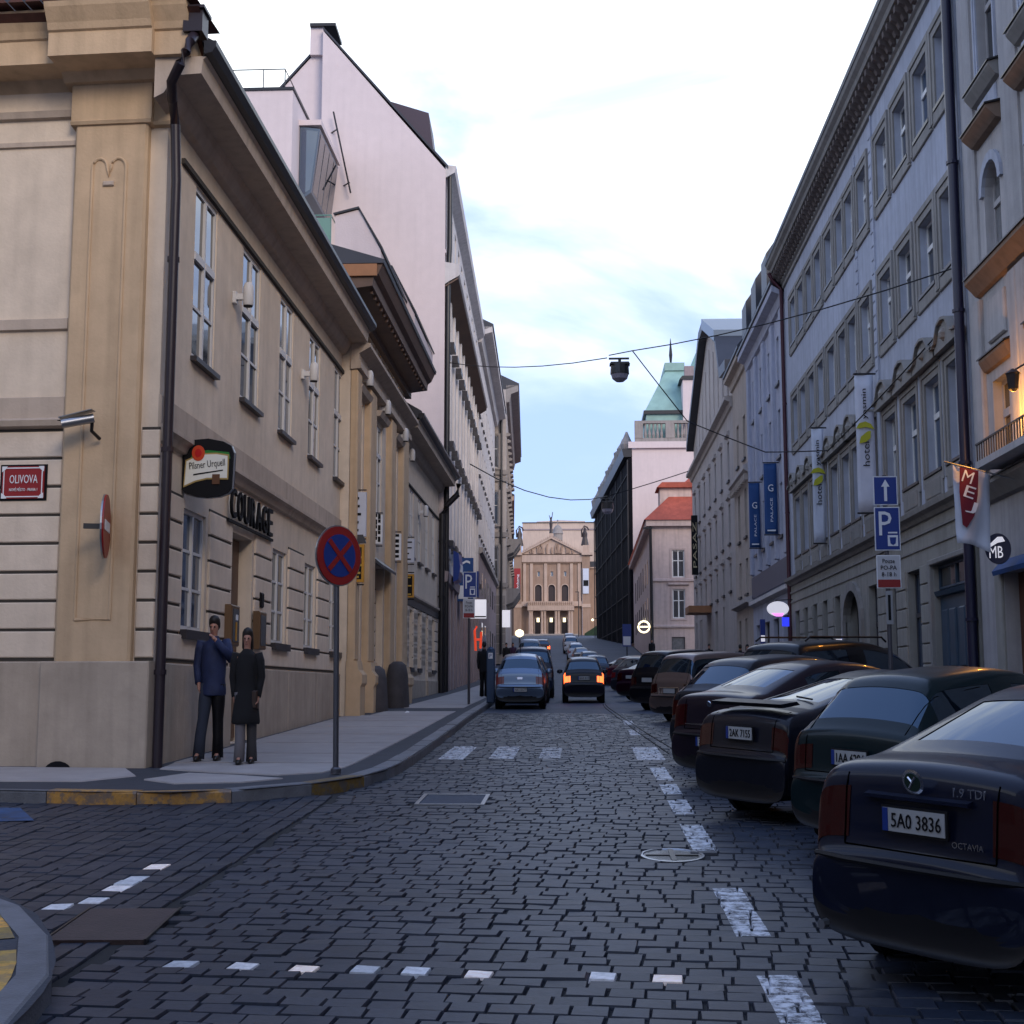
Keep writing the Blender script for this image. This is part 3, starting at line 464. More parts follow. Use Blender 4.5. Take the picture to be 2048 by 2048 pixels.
MB().box(0.1, 11.0, -0.06, 0.01, 5.6, 6.5).build('shop_fascia', M('slate fascia', (0.07,0.07,0.11), 0.5), BL); profile(BL, 'ledge', 0, 11.1, [(0.0,5.2),(-0.2,5.3),(-0.2,5.45),(0.0,5.5)], m_white)
for k in range(3): MB().prism([(-0.4,16.9),(-0.4,18.2),(0.1,18.9),(1.4,18.9),(1.4,17.2)], 'x', 1.5+k*3.3, 3.0+k*3.3).build('dormer', m_darkroof, BL)
TN = simple_building('tan_building', 'narrow tan building with bracketed cornice between lilac and cream buildings', 7.5, 61.05, 67.5, 16.9, 1.2, m_tan, [(12.2,14.2),(8.6,10.8),(6.0,7.6)], 2, 1, corn=(0.4,0.7), roof=(1.6,2.6), gfloor=[(1.0,1.8,2.6,4.9),(3.4,4.2,2.6,4.9)])
profile(TN, 'string_course', 0, 6.5, [(0.0,11.2),(-0.3,11.4),(-0.3,11.6),(0.0,11.7)], m_cream); profile(TN, 'string_course', 0, 6.5, [(0.0,5.4),(-0.3,5.5),(-0.3,5.7),(0.0,5.8)], m_cream)
for k in range(10): MB().box(0.2+k*0.65, 0.45+k*0.65, -0.26, -0.08, 10.95, 11.25).build('bracket', m_tan, TN)
CB = simple_building('cream_building', 'long cream building with steep attic gable and dark roof edge', 7.5, 67.55, 93.0, 16.1, 1.8, m_cream, [(12.2,14.2),(9.0,11.0),(6.6,8.0)], 7, 1, corn=(0.4,0.55), roof=None, hood=0.14, gfloor=[(1.5,2.3,3.6,6.0),(4.2,5.0,3.6,6.0),(5.4,6.2,3.6,6.0),(14.5,16.0,3.0,6.0),(19,19.8,3.6,6.0)])
at = MB().prism([(0.3,16.12),(0.3,17.9),(11,22.6),(13.5,22.6),(20.5,20.0),(22.5,17.6),(25.4,17.4),(25.4,16.12)], 'y', 0.12, 8); at.build('attic_wall', m_cream, CB)
rf = [(0.0,17.7),(10.8,22.6),(13.6,22.65),(20.6,20.05),(22.6,17.65),(25.5,17.4)]
MB().prism(rf + [(x, z+0.55) for x, z in rf[::-1]], 'y', -0.35, 8).build('attic_roof', m_darkroof, CB); MB().prism([(13.4,22.7),(20.8,20.1),(20.8,20.7),(13.6,23.25)], 'y', -0.40, 7).build('skylight', m_zinc, CB)
for k in range(9): MB().bbox(2.4+k*2.5, 2.75+k*2.5, 0.06, 0.14, 16.15, 17.6 if k in (0,8) else 18.6+1.5*min(k,8-k)*0.5, 0.02).build('attic_strip', m_cream, CB)
MB().box(9.5, 12.5, -1.3, 0.0, 6.1, 6.5).build('entrance_canopy', m_woodl, CB)
# house with the red roof across the side street
RH = thing('red_roof_house', 'rose coloured corner house with steep red tiled roof and white windows', 'building', (5.35, 105, 0)); rz = 0
rwin = [(1.5,2.45,5.9+4.2,8.1+4.2-0.1),(5.0,5.95,10.1,12.2),(1.5,2.45,6.4+0.6,8.6+0.6),(5.0,5.95,7.0,9.2)]
wall(RH, 9, 3.6, 14.3, rwin + [(1.4,2.4,4.0,5.6),(4.6,5.8,4.0,5.6)], m_rose, D=38, d=0.2)
for h in rwin: window(RH, *h, rows=(0.62,), bar=0.09, y=0.10, fm=m_framew, sur=0.14, surm=m_rose)
for h in ((1.4,2.4,4.0,5.6),(4.6,5.8,4.0,5.6)): window(RH, *h, rows=(), cols=1, y=0.12, fm=m_framed)
for z in (9.75, 6.25): profile(RH, 'string_course', -0.08, 9, [(0.0,z),(-0.14,z+0.06),(-0.14,z+0.2),(0.0,z+0.26)], m_rose)
for x in (1.2, 4.7): profile(RH, 'window_hood', x, x+1.55, [(0.0,9.45),(-0.2,9.55),(-0.2,9.68),(0.0,9.72)], m_rose)
MB().prism([(-0.45,14.0),(9.4,14.0),(9.4,14.45),(-0.45,14.45)], 'y', -0.4, 38).build('cornice', m_rose, RH)
MB().add([(-0.6,-0.55,14.46),(9.5,-0.55,14.46),(9.5,38,14.46),(-0.6,38,14.46),(7.5,8.0,22.6),(9.5,8.0,22.6),(9.5,38,22.6),(7.5,38,22.6)], [(0,1,5,4),(0,4,7,3),(4,5,6,7),(3,7,6,2)]).build('roof', m_redroof, RH)
MB().box(0.75, 3.2, 1.6, 4.2, 15.4, 17.2).build('dormer', m_rose, RH); MB().prism([(0.5,17.2),(3.5,17.2),(3.3,17.6),(0.9,17.6)], 'y', 1.2, 4.6).build('dormer_roof', m_redroof, RH)
MB().box(5.6, 6.5, 1.2, 1.35, 16.0, 16.9).build('skylight', m_lit if False else m_framew, RH)
for k in range(8):
    for z0 in (10.1, 7.0): ob('window', cm('rhs', lambda: MB().box(-0.03, 0.05, 0, 1.0, 0, 2.0).mesh('window', m_glass)), RH, (0, 2.5+k*4.2, z0))
drainpipe('dark downpipe on the corner of the rose house with red roof', [(5.25,104.9,14.2),(5.25,104.9,4.2)], 0.11, m_black)
# building wrapped in black sheeting, with copper mansard
DK = thing('sheeted_building', 'tall pink building wrapped in black scaffold sheeting with green copper roof', 'building', (5.45, 146, 0))
b_ = MB(); b_.add([(0,0,5),(12,0,5),(12,0,27.2),(0,0,27.2),(-3.1,54,5),(12,54,5),(12,54,27.2),(-3.1,54,27.2)], [(0,1,2,3),(1,5,6,2),(4,7,6,5),(3,2,6,7),(0,3,7,4)]); b_.build('wall', m_pink, DK)
sh = MB()
for k in range(7):
    y0, y1 = k*7.7, k*7.7+7.70; xa, xb = -3.1*y0/54, -3.1*y1/54
    for j, (z0, z1) in enumerate(((6.5,11.65),(11.7,18.05),(18.1,26.2))):
        o1 = 0.25 + 0.06*j; sh.add([(xa-o1,y0,z0),(xb-o1,y1,z0),(xb-o1-0.05,y1,z1),(xa-o1-0.05,y0,z1),(xa-0.02,y0,z0),(xb-0.02,y1,z0),(xb-0.02,y1,z1),(xa-0.02,y0,z1)], [(0,1,2,3),(0,4,5,1),(3,2,6,7),(0,3,7,4),(1,5,6,2)])
sh.build('scaffold_sheet', m_mesh, DK)
sf_ = MB()
for k in range(8):
    y = k*7.7; xa = -3.1*y/54; sf_.tube([(xa-.5,y,6.5),(xa-.5,y,26)], .07, 5)
for z in (8.5,11.7,14.8,18.1,21.4,24.5): sf_.tube([(-.48,0,z),(-3.6,54,z)], .06, 5)
sf_.build('scaffold_frame', M('scaffold tube', (.035,.032,.032), .7), DK)
cc = MB(); cc.add([(-0.9,-0.1,26.3),(-0.05,-0.1,26.3),(-0.05,-0.1,27.2),(-1.1,-0.1,27.2),(-4.0,54,26.3),(-3.2,54,26.3),(-3.2,54,27.2),(-4.2,54,27.2)], [(0,1,2,3),(4,7,6,5),(0,4,5,1),(3,2,6,7),(0,3,7,4)]); cc.build('street_cornice', m_black, DK)
MB().box(-0.4, 12, -0.35, -0.01, 27.21, 27.9).build('cornice', m_pink, DK); MB().box(0.3, 12, -0.2, 0.3, 27.91, 28.3).box(0.3, 12, -0.2, 0.3, 29.9, 30.2).build('parapet', m_stone, DK)
for x in (0.3, 3.6, 6.9): MB().box(x, x+0.9, -0.25, 0.35, 28.301, 29.899).build('pier', m_stone, DK)
for k in range(14): ob('baluster', cm('balu', lambda: MB().lathe([(0.10,0),(0.17,0.4),(0.08,1.0),(0.12,1.59)], 0, 0, 8).mesh('baluster', m_stone)), DK, (1.45+k*0.43 + (0.9 if k > 4 else 0) , 0.05, 28.3))
MB().box(1.65, 6.5, 1.5, 40, 28.0, 31.2).build('attic', m_copper, DK); MB().box(1.35, 6.7, 1.2, 40, 31.201, 31.6).build('attic_cornice', m_black, DK)
MB().add([(1.5,1.6,31.61),(7,1.6,31.61),(7,30,31.61),(1.5,30,31.61),(4.0,5,36.8),(6.0,5,36.8),(6.0,20,36.8),(4.0,20,36.8)], [(0,1,5,4),(1,2,6,5),(2,3,7,6),(3,0,4,7),(4,5,6,7)]).build('mansard_roof', m_copper, DK)
MB().box(3.9, 6.1, 4.8, 20, 36.81, 37.7).build('roof_deck', m_copper, DK); MB().tube([(4.6,5,37.7),(4.6,5,38.6),(4.6,5,40.5)], [0.12,0.22,0.03], 6).build('finial', m_black, DK)
MB().box(5.55, 12, 0.6, 8, 28.31, 34.8).build('stair_tower', m_pink, DK); MB().prism([(5.2,34.81),(12,34.81),(12,35.2),(5.5,35.2)], 'y', 0.4, 8).build('tower_roof', m_black, DK); MB().box(5.8, 6.8, 1, 2, 35.21, 36.4).build('chimney', m_purple, DK)
MB().lathe([(1.6,35.2),(1.2,37.5),(0.5,39.2),(0.05,40)], 8.0, 7, 4).build('spire', m_copper, DK)
for k in range(12): MB().lathe([(0.5,27.2),(0.7,28.0+0.3*(k%3)),(0.3,28.9),(0.1,29.4)], -0.5-0.257*k, 2+k*4.5, 6).build('statue', m_stone, DK)
# ---------------------------------------------------------------- left side beyond the corner building
ANG = R(1.455)
PB = thing('gabled_building', 'tall pink building with blank pointed gable wall rising behind the low corner building', 'building', (-5.05, 50.0, 0), R(90) + ANG)
fl = [(7.2,9.5),(10.95,13.3),(14.75,16.6),(18.2,20.5)]; hs = [(1.0+2.15*k, 1.9+2.15*k, a, b) for a, b in fl for k in range(11)]
gf = [(0.6+2.0*k, 2.1+2.0*k, 2.4, 5.5) for k in range(12)]
wall(PB, 24.6, 1.0, 21.2, hs + gf, m_white, D=9.5, d=0.25)
for h in hs: window(PB, *h, rows=(0.6,), bar=0.08, y=0.10, pane=False, fm=m_frame, sill=(0.12,0.30,0.22,m_sill) if h[2] < 18 else (0.05,0.06,0.05,m_sill))
for h in gf: window(PB, *h, rows=(0.8,), cols=1, bar=0.09, y=0.10, pane=False, fm=m_purple)
for k in range(13): MB().bbox(0.12+2.0*k, 0.58+2.0*k, -0.10, 0.01, 1.0, 5.6, 0.03).build('pier', m_purple, PB)
for k in range(12): MB().bbox(0.15+2.15*k, 0.55+2.15*k, -0.09, 0.01, 6.6, 16.9, 0.03).build('pilaster', m_white, PB)
profile(PB, 'shop_ledge', 0, 24.6, [(0,5.55),(-0.16,5.6),(-0.20,5.95),(0,6.0)], m_purple)
profile(PB, 'cornice', -0.02, 24.6, [(0,16.75),(-0.14,16.85),(-0.5,17.05),(-0.55,17.1),(-0.55,17.5),(0,17.6)], m_white); profile(PB, 'soffit', 0.0, 24.6, [(-0.02,16.71),(-0.48,17.0),(-0.5,16.95),(-0.02,16.65)], m_brown)
profile(PB, 'upper_cornice', 0, 24.6, [(0,20.9),(-0.35,21.1),(-0.4,21.35),(0,21.4)], m_white)
MB().prism([(0.0,1.0),(0.0,21.2),(4.75,26.8),(4.75,1.0)], 'x', -0.04, 0.9).build('gable_wall', m_pink, PB); MB().prism([(4.752,1.0),(4.752,26.6),(9.6,21.0),(9.6,1.0)], 'x', 0.5, 1.3).build('gable_wall', m_pink, PB)
MB().prism([(-0.1,21.25),(4.75,26.86),(4.75,26.96),(-0.1,21.36)], 'x', -0.06, 0.95).prism([(4.752,26.66),(9.7,20.95),(9.7,21.05),(4.752,26.78)], 'x', 0.44, 1.35).build('gable_coping', m_darkroof, PB)
MB().prism([(-0.35,21.42),(4.7,26.6),(9.4,21.2)], 'x', 2.41, 24.6).build('roof', m_darkroof, PB)
MB().box(-0.02, 24.6, -0.03, 0.3, 17.95, 18.1).build('band', m_pink, PB); MB().box(-0.015, 0.2, 0.02, 4.7, 17.3, 17.9).build('gable_band', m_pink, PB)
MB().prism([(0.5,21.9),(0.75,23.9),(2.6,24.5),(2.6,23.6)], 'x', 1.0, 3.2).build('dormer', M('dark violet sheet', (0.05,0.03,0.045), 0.5), PB)
MB().box(0.3, 1.6, 4.80, 5.3, 26.0, 27.1).build('chimney', m_pink, PB); MB().prism([(4.3,27.101),(5.3,27.101),(5.3,27.22),(4.3,27.22)], 'x', 0.15, 1.8).build('chimney_cap', m_black, PB); MB().tube([(1.2,4.2,27),(1.2,4.2,29.6)], 0.02, 5).build('aerial', m_steel, PB)
lad = MB()
for a in ((-0.35,4.1,22.7),(-0.35,3.6,20.6)): lad.tube([(0.02,a[1]+0.3,a[2]),(a[0],a[1],a[2])], 0.03, 5)
lad.tube([(-0.35,4.25,23.4),(-0.35,3.55,20.2)], 0.035, 5); lad.build('hoist_arm', m_black, PB)
RW = thing('roof_extension', 'flat roofed pale block with railing and slanted glass oriel above the low roof', 'building', (-9.75, 44.5, 0.9))
MB().box(-3.6, 0, 0, 5.4, 9, 21.1).build('wall', m_pink, RW); MB().box(-3.65, 0.05, -0.05, 5.45, 21.102, 21.2).build('roof_edge', m_black, RW)
rl = MB()
for p in ((-3.4,0.3),(-2.2,0.3),(-1.1,0.3),(-0.35,0.3),(-0.35,1.8),(-0.35,3.4)): rl.tube([(*p,21.2),(*p,22.0)], 0.02, 5)
rl.tube([(-3.4,0.3,22.0),(-0.35,0.3,22.0),(-0.35,3.4,22.0)], 0.022, 5); rl.build('railing', m_black, RW)
MB().prism([(0.02,17.6),(0.45,17.9),(0.72,20.2),(0.02,20.3)], 'y', 1.2, 4.8).build('oriel_frame', m_zinc, RW); MB().add([(0.06,1.19,17.75),(0.41,1.19,18.0),(0.66,1.19,20.1),(0.06,1.19,20.2)], [(0,1,2,3)]).build('oriel_glass', m_glassb, RW); MB().box(0.0, 0.78, 1.1, 4.9, 20.31, 20.5).build('oriel_roof', m_pink, RW)
for k in range(4): MB().add([(0.465,1.4+k*0.85,18.0),(0.465,2.15+k*0.85,18.0),(0.725,2.15+k*0.85,20.1),(0.725,1.4+k*0.85,20.1)], [(0,1,2,3)]).build('oriel_glass', m_glass, RW)
rl = MB()
for k in range(5): rl.tube([(1.2,1.0+k*0.9,15.9),(1.2,1.0+k*0.9,17.0)], 0.02, 5)
rl.tube([(0.1,1.0,17.0),(1.2,1.0,17.0),(1.2,4.6,17.0)], 0.025, 5).box(0.1,1.18,0.98,1.02,15.9,16.9).box(0,1.25,0.9,4.8,15.75,15.88); rl.build('balcony', M('green glass', (0.10,0.22,0.17), 0.15, spec=0.7), RW)
drainpipe('black downpipe running down the street corner of the pink gable', [(-4.9,50.2,21.0),(-4.9,50.2,18.2),(-4.95,50.15,17.0),(-4.95,50.15,1.6)], 0.10, m_black)
X2 = -5.05 - 0.0254*24.6
MV = simple_building('mauve_base_building', 'long pale building with mauve ground floor behind the pink gabled building', X2, 74.65, 99.5, 21.7, 2.0, m_white, [(10.2,12.2),(13.6,15.6),(17.0,19.0)], 10, -1, ang=ANG, bw=0.8, corn=(0.8,0.9), hood=0.0)
MB().box(0, 24.8, -0.12, 0.012, 2.0, 9.0).build('ground_floor', m_purple, MV); profile(MV, 'ledge', 0, 24.8, [(-0.1,9.0),(-0.3,9.1),(-0.3,9.35),(0.0,9.4)], m_stone)
for k in range(6): MB().box(2.5+k*3.8, 4.0+k*3.8, -0.13, -0.118, 3.4, 5.4).build('shop_window', m_glass, MV)
for k in range(6): MB().box(2.5+k*3.8, 4.0+k*3.8, -0.13, -0.118, 7.0, 8.2).build('shop_window', m_glass, MV)
OC = simple_building('ornate_corner_building', 'ornate stone corner building with balconies projecting into the far street', -5.5, 100, 132, 24.0, 3.5, m_cream, [(9.5,12.0),(13.5,16.0),(17.8,20.2)], 11, -1, ang=R(2.2), corn=(0.9,1.3), cm_=m_stone, hood=0.3, sur=0.15)
for z0, z1 in ((9.6,12.0),(13.6,16.0),(17.8,20.2)): window(OC, 0.5, 1.2, z0, z1, rows=(0.6,), bar=0.08, pane=False, loc=(-0.06,0.9,z0), rz=R(-91.5), sur=0.14, surm=m_stone)
for z in (9.0,12.7,16.8,17.3): MB().box(-0.15, 0.01, -0.15, 2.2, z, z+0.35).build('string_course', m_stone, OC)
for z, xs in ((8.7,(0.5,3,6)),(12.6,(3,6))):
    for x in xs: MB().prism([(0,z-0.9),(-0.5,z-0.7),(-1.0,z),(-1.0,z+0.3),(-0.98,z+1.1),(-0.9,z+1.1),(-0.9,z+0.3),(0,z+0.3)], 'x', x, x+2.2).build('balcony', m_stone, OC)
for k in range(7): MB().box(-0.05, 0.0, 0.05, 2.2, 3.6+k*0.7, 3.6+k*0.7+0.62).build('rustication_block', m_stone, OC)
drainpipe('dark downpipe on the face of the far ornate corner building', [(-5.85,99.8,23.0),(-5.85,99.8,4.2)], 0.10, m_black)
simple_building('far_tan_house', 'distant tan house between the ornate corner building and the theatre', -7.4, 134, 200, 20.5, 5.0, m_theatl, [(10.5,12.5),(13.5,15.5)], 14, -1, ang=R(2.9), hood=0.2, corn=(0.8,1.2))
simple_building('far_stone_house', 'distant stone house with roof dormers left of the theatre', -11.2, 203, 318, 28.5, 8.0, m_cream, [(15,17.5),(19,21.5),(23.5,26)], 20, -1, ang=R(3.0), corn=(0.8,1.2))
# ---------------------------------------------------------------- theatre closing the view
TH = thing('theatre', 'stone theatre with sculpted pediment, arched doors and high blank stage tower', 'building', (-7.15, 330, 14.6))
S = 0.0212; tx = lambda c: (c-750)*S; tz = lambda c: (1740-c)*S
def tb(name, x0, x1, y0, y1, d0, d1, m): return MB().box(tx(x0), tx(x1), d0, d1, tz(y1), tz(y0)).build(name, m, TH)
dw = [(c-38, c+38, 1180, 1370) for c in (596,747,897)] + [(c-36, c+36, 1545, 1738) for c in (594,742,890)] + [(c-14,c+14,1030,1085) for c in (600,750,900)]
wall(TH, tx(1090), -1.5, tz(845), [(tx(a),tx(b),tz(d),tz(c)) for a,b,c,d in dw], m_theat, D=16, d=0.6, x0=tx(410))
for a, b, c, d in dw:
    big = d - c > 100; cx_ = tx((a+b)/2); rr = (tx(b)-tx(a))/2; sp = MB(); zt = tz(c); it = [(cx_+rr*math.cos(R(t)), zt-0.75+0.75*math.sin(R(t))) for t in range(0,181,30)]
    if big:
        for k in range(6): sp.prism([it[k], it[k+1], (it[k+1][0], zt+0.01), (it[k][0], zt+0.01)], 'y', 0.02, 0.3)
        sp.build('arch_spandrel', m_theat, TH)
        rg = MB(); ot = [(cx_+(rr+0.22)*math.cos(R(t)), zt-0.75+0.98*math.sin(R(t))) for t in range(0,181,30)]
        for k in range(6): rg.prism([ot[k], ot[k+1], it[k+1], it[k]], 'y', -0.12, 0.01)
        rg.box(cx_-rr-0.22, cx_-rr-0.001, -0.12, 0.01, tz(d), zt-0.75).box(cx_+rr+0.001, cx_+rr+0.22, -0.12, 0.01, tz(d), zt-0.75); rg.build('arch', m_theatl, TH)
    MB().box(tx(a), tx(b), 0.5, 0.58, tz(d), tz(c)).build('door' if c > 1400 else 'window', M('theatre door wood', (0.03,0.016,0.014), 0.4) if big else m_framew, TH)
    if c > 1500: MB().box(tx(a+18), tx(a+50), 0.44, 0.49, tz(1600), tz(1552)).build('fanlight', m_litw, TH)
    if not big: MB().box(tx(a+8), tx(b-8), 0.42, 0.49, tz(d-6), tz(c+6)).build('pane', m_glass, TH)
for x0, x1 in ((320,409),(1091,1180)):
    tb('side_bay', x0, x1, 830, 1760, -0.8, 15, m_theat); tb('bay_cornice', x0-45 if x0 < 500 else x0-5, x1+5 if x0 < 500 else x1+30, 822, 850, -1.6, 2, m_theatl); tb('pedestal', x0+8, x1-4, 735, 821, -0.6, 1.4, m_theatl)
    tb('bay_base', x0-5, x1+5, 1400, 1440, -1.0, 0, m_theatl)
for c in (442,520,680,830,972,1060): tb('pilaster', c-17, c+17, 935, 1372, -0.35, 0.01, m_theatl)
tb('entablature', 412, 1088, 846, 925, -0.75, 0.3, m_theatl); tb('architrave', 412, 1088, 926, 940, -0.45, 0.01, m_theat); tb('balcony', 405, 1085, 1372, 1425, -0.9, 0.01, m_theatl); tb('terrace_front', 480, 1000, 1376, 1424, -3.2, -0.91, m_theatl)
for k in range(22): MB().lathe([(0.08,tz(1418)),(0.16,tz(1400)),(0.08,tz(1380))], tx(490+k*23), -3.25, 6).build('baluster', m_theat, TH)
tb('portico_beam', 480, 1000, 1426, 1478, -3.4, 0.01, m_theatl)
for c in (505,525,640,672,795,826,945,972): MB().lathe([(0.42,-1),(0.42,0.2),(0.33,0.35),(0.28,tz(1500)),(0.42,tz(1482)),(0.42,tz(1479))], tx(c), -2.7, 10).build('column', m_theatl, TH)
for k in range(5): MB().box(tx(430-k*14), tx(1050+k*14), -3.6-k*0.6, -3.0-k*0.6, -2, 0.0-k*0.22).build('step', m_stone, TH)
MB().prism([(tx(395),tz(835)),(tx(1100),tz(835)),(tx(745),tz(650))], 'y', -0.35, 3).build('tympanum', m_theatl, TH)
MB().prism([(tx(385),tz(830)),(tx(745),tz(636)),(tx(1110),tz(830)),(tx(1085),tz(830)),(tx(745),tz(660)),(tx(415),tz(830))], 'y', -1.0, 3).build('pediment_cornice', m_theatl, TH)
for k in range(15):
    for s in (-1, 1): MB().box(-0.14, 0.14, -1.0, 1.0, 0, 0.35).build('acroterion', m_theatl, TH, (tx(745)+s*(0.4+k*0.46), 0, tz(632)-(0.4+k*0.46)*0.545))
rel = MB(); rr_ = random.Random(3)
for k in range(26):
    u = rr_.uniform(-0.85, 0.85); hmax = (1-abs(u))*3.2; h = min(hmax, rr_.uniform(0.7, 2.6)); x = tx(745)+u*6.4; rel.tube([(x,-0.5,tz(825)),(x+rr_.uniform(-.2,.2),-0.55,tz(825)+h*0.6),(x+rr_.uniform(-.35,.35),-0.5,tz(825)+h)], [0.26,0.22,0.12], 6)
rel.build('relief_sculpture', m_theat, TH)
m_bronze = M('dark bronze', (0.035,0.022,0.02), 0.5)
for c in (385,1125):
    MB().lathe([(0.95,tz(735)),(0.8,tz(700)),(0.55,tz(640)),(0.62,tz(600)),(0.3,tz(560)),(0.34,tz(545)),(0.05,tz(525))], tx(c), 0.3, 8).tube([(tx(c)-0.7,0.3,tz(640)),(tx(c)-0.8,0.3,tz(560)),(tx(c)-0.1,0.3,tz(512)),(tx(c)+0.6,0.3,tz(530)),(tx(c)+0.95,0.3,tz(560))], 0.2, 6).build('statue', m_bronze, TH)
MB().lathe([(0.45,tz(600)),(0.3,tz(540)),(0.42,tz(480)),(0.2,tz(440)),(0.22,tz(425)),(0.03,tz(405))], tx(742), -0.2, 8).tube([(tx(742),-0.2,tz(470)),(tx(752),-0.2,tz(420)),(tx(762),-0.2,tz(355))], 0.10, 5).tube([(tx(742),-0.2,tz(470)),(tx(722),-0.2,tz(390))], 0.08, 5).build('statue', m_bronze, TH); tb('statue_pedestal', 722, 770, 600, 650, -0.8, 0.6, m_theatl)
MB().lathe([(1.15,tz(660)),(1.15,tz(590)),(1.35,tz(580)),(1.2,tz(560)),(1.0,tz(520)),(0.55,tz(488)),(0.1,tz(478)),(0.08,tz(440)),(0.2,tz(428)),(0.03,tz(415))], tx(815), 4, 14).build('cupola', m_stone, TH)
tb('stage_tower', 385, 1283, 386, 850, 16.1, 34, m_tower); tb('tower_cornice', 378, 1290, 458, 474, 15.9, 34.2, m_purple); tb('tower_roof', 380, 1288, 378, 385.9, 15.8, 34.3, m_darkroof); MB().prism([(tx(550),tz(377)),(tx(1130),tz(377)),(tx(1130),tz(355)),(tx(840),tz(343)),(tx(550),tz(357))], 'y', 18, 32).build('tower_cap', m_tower, TH)
tb('low_wing', 1181, 1420, 990, 1760, 2, 16, m_theat); tb('wing_cornice', 1181, 1420, 975, 990, 1.6, 3, m_theatl); tb('wing_roof', 1181, 1420, 905, 974.9, 3, 14, m_darkroof); tb('low_wing', 220, 318, 990, 1760, 2, 16, m_theat)
for c in (1330,): tb('window', c-25, c+25, 1310, 1440, 1.9, 2.2, m_framew); tb('window', c-22, c+22, 1560, 1690, 1.9, 2.2, m_framew)
ln = tag(MB().lathe([(0.02,-0.3),(0.3,-0.15),(0.34,0.1),(0.02,0.35)], 0, 0, 8).build('globe_lamp', m_litw, None, (-7.15+tx(1205), 329.4, 14.6+tz(1580))), 'glowing globe lamp on the theatre wall right of the portico', 'lamp')
for nm, x0, x1, y0, y1, mt, lb in (('banner',325,397,998,1312,m_redp,'tall red banner hanging on the left bay of the theatre'),('banner',1100,1166,1002,1285,m_bannerw,'tall pale banner hanging on the right bay of the theatre')):
    bn = thing(nm, lb, 'banner', (-7.15+tx((x0+x1)/2), 328.9, 14.6+tz((y0+y1)/2))); MB().box(tx(x0)-tx((x0+x1)/2), tx(x1)-tx((x0+x1)/2), -0.02, 0.02, tz(y1)-tz((y0+y1)/2), tz(y0)-tz((y0+y1)/2)).build('cloth', mt, bn)
    if mt is m_redp: ob('lettering', text_mesh('La boheme', 4.6, 0.75, m_whitep), bn, (0.12,-0.06,-0.4), (0, R(-90), 0))
    else: MB().box(-0.6,0.6,-0.05,-0.03,-1.2,0.2).build('print', m_ink, bn)
MR = thing('maroon_roof_house', 'sliver of a house with maroon roof behind the theatre tower', 'building', (6.0, 352, 14)); MB().box(0, 12, 0, 10, 0, 15.5).build('wall', m_rose, MR); MB().prism([(0,15.51),(12,15.51),(10,21),(0.2,20)], 'y', 0, 10).build('roof', M('maroon roof', (0.16,0.015,0.03), 0.6), MR)
tag(MB().add([(-0.5,0,0),(11,0,0),(11,0,3.2),(2,0,2.6),(-0.5,0,1.0),(-0.5,3,0),(11,3,0),(11,3,3.2),(2,3,2.6),(-0.5,3,1.0)], [(0,1,2,3,4),(9,8,7,6,5),(4,3,8,9),(3,2,7,8),(0,4,9,5),(0,5,6,1)]).build('hedge', M('dark hedge leaves', (0.02,0.045,0.02), 0.9, var=0.4, scale=2), None, (1.0, 300, 12.6)), 'dark green clipped hedge in front of the theatre steps', 'hedge')
DASH = [(4.0,7.16),(8.05,9.5),(11.1,12.6),(13.3,14.4),(14.9,15.9),(16.3,18.1),(25,26.6),(28.5,30.2)]
RECT = [(0.855,1.05,a,b,1.0) for a, b in DASH] + [(-2.02,-1.66,19.4,21.9,1.0),(-1.32,-0.97,19.5,21.9,0.85),(-0.62,-0.32,19.6,21.7,0.6),(0.75,1.14,19.4,21.9,1.0)]
def stripes(t, pos):
    L = t.links.new; sp = N(t, 'ShaderNodeSeparateXYZ'); L(pos, sp.inputs[0]); acc = None
    def op(o, a, b):
        n = N(t, 'ShaderNodeMath', operation=o)
        for i, q in enumerate((a, b)):
            if isinstance(q, (int, float)): n.inputs[i].default_value = q
            else: L(q, n.inputs[i])
        return n.outputs[0]
    for x0, x1, y0, y1, k in RECT:
        u = op('MULTIPLY', op('LESS_THAN', op('ABSOLUTE', op('SUBTRACT', sp.outputs[0], (x0+x1)/2), 0), (x1-x0)/2), op('LESS_THAN', op('ABSOLUTE', op('SUBTRACT', sp.outputs[1], (y0+y1)/2), 0), (y1-y0)/2))
        u = op('MULTIPLY', u, k); acc = u if acc is None else op('MAXIMUM', acc, u)
    return acc
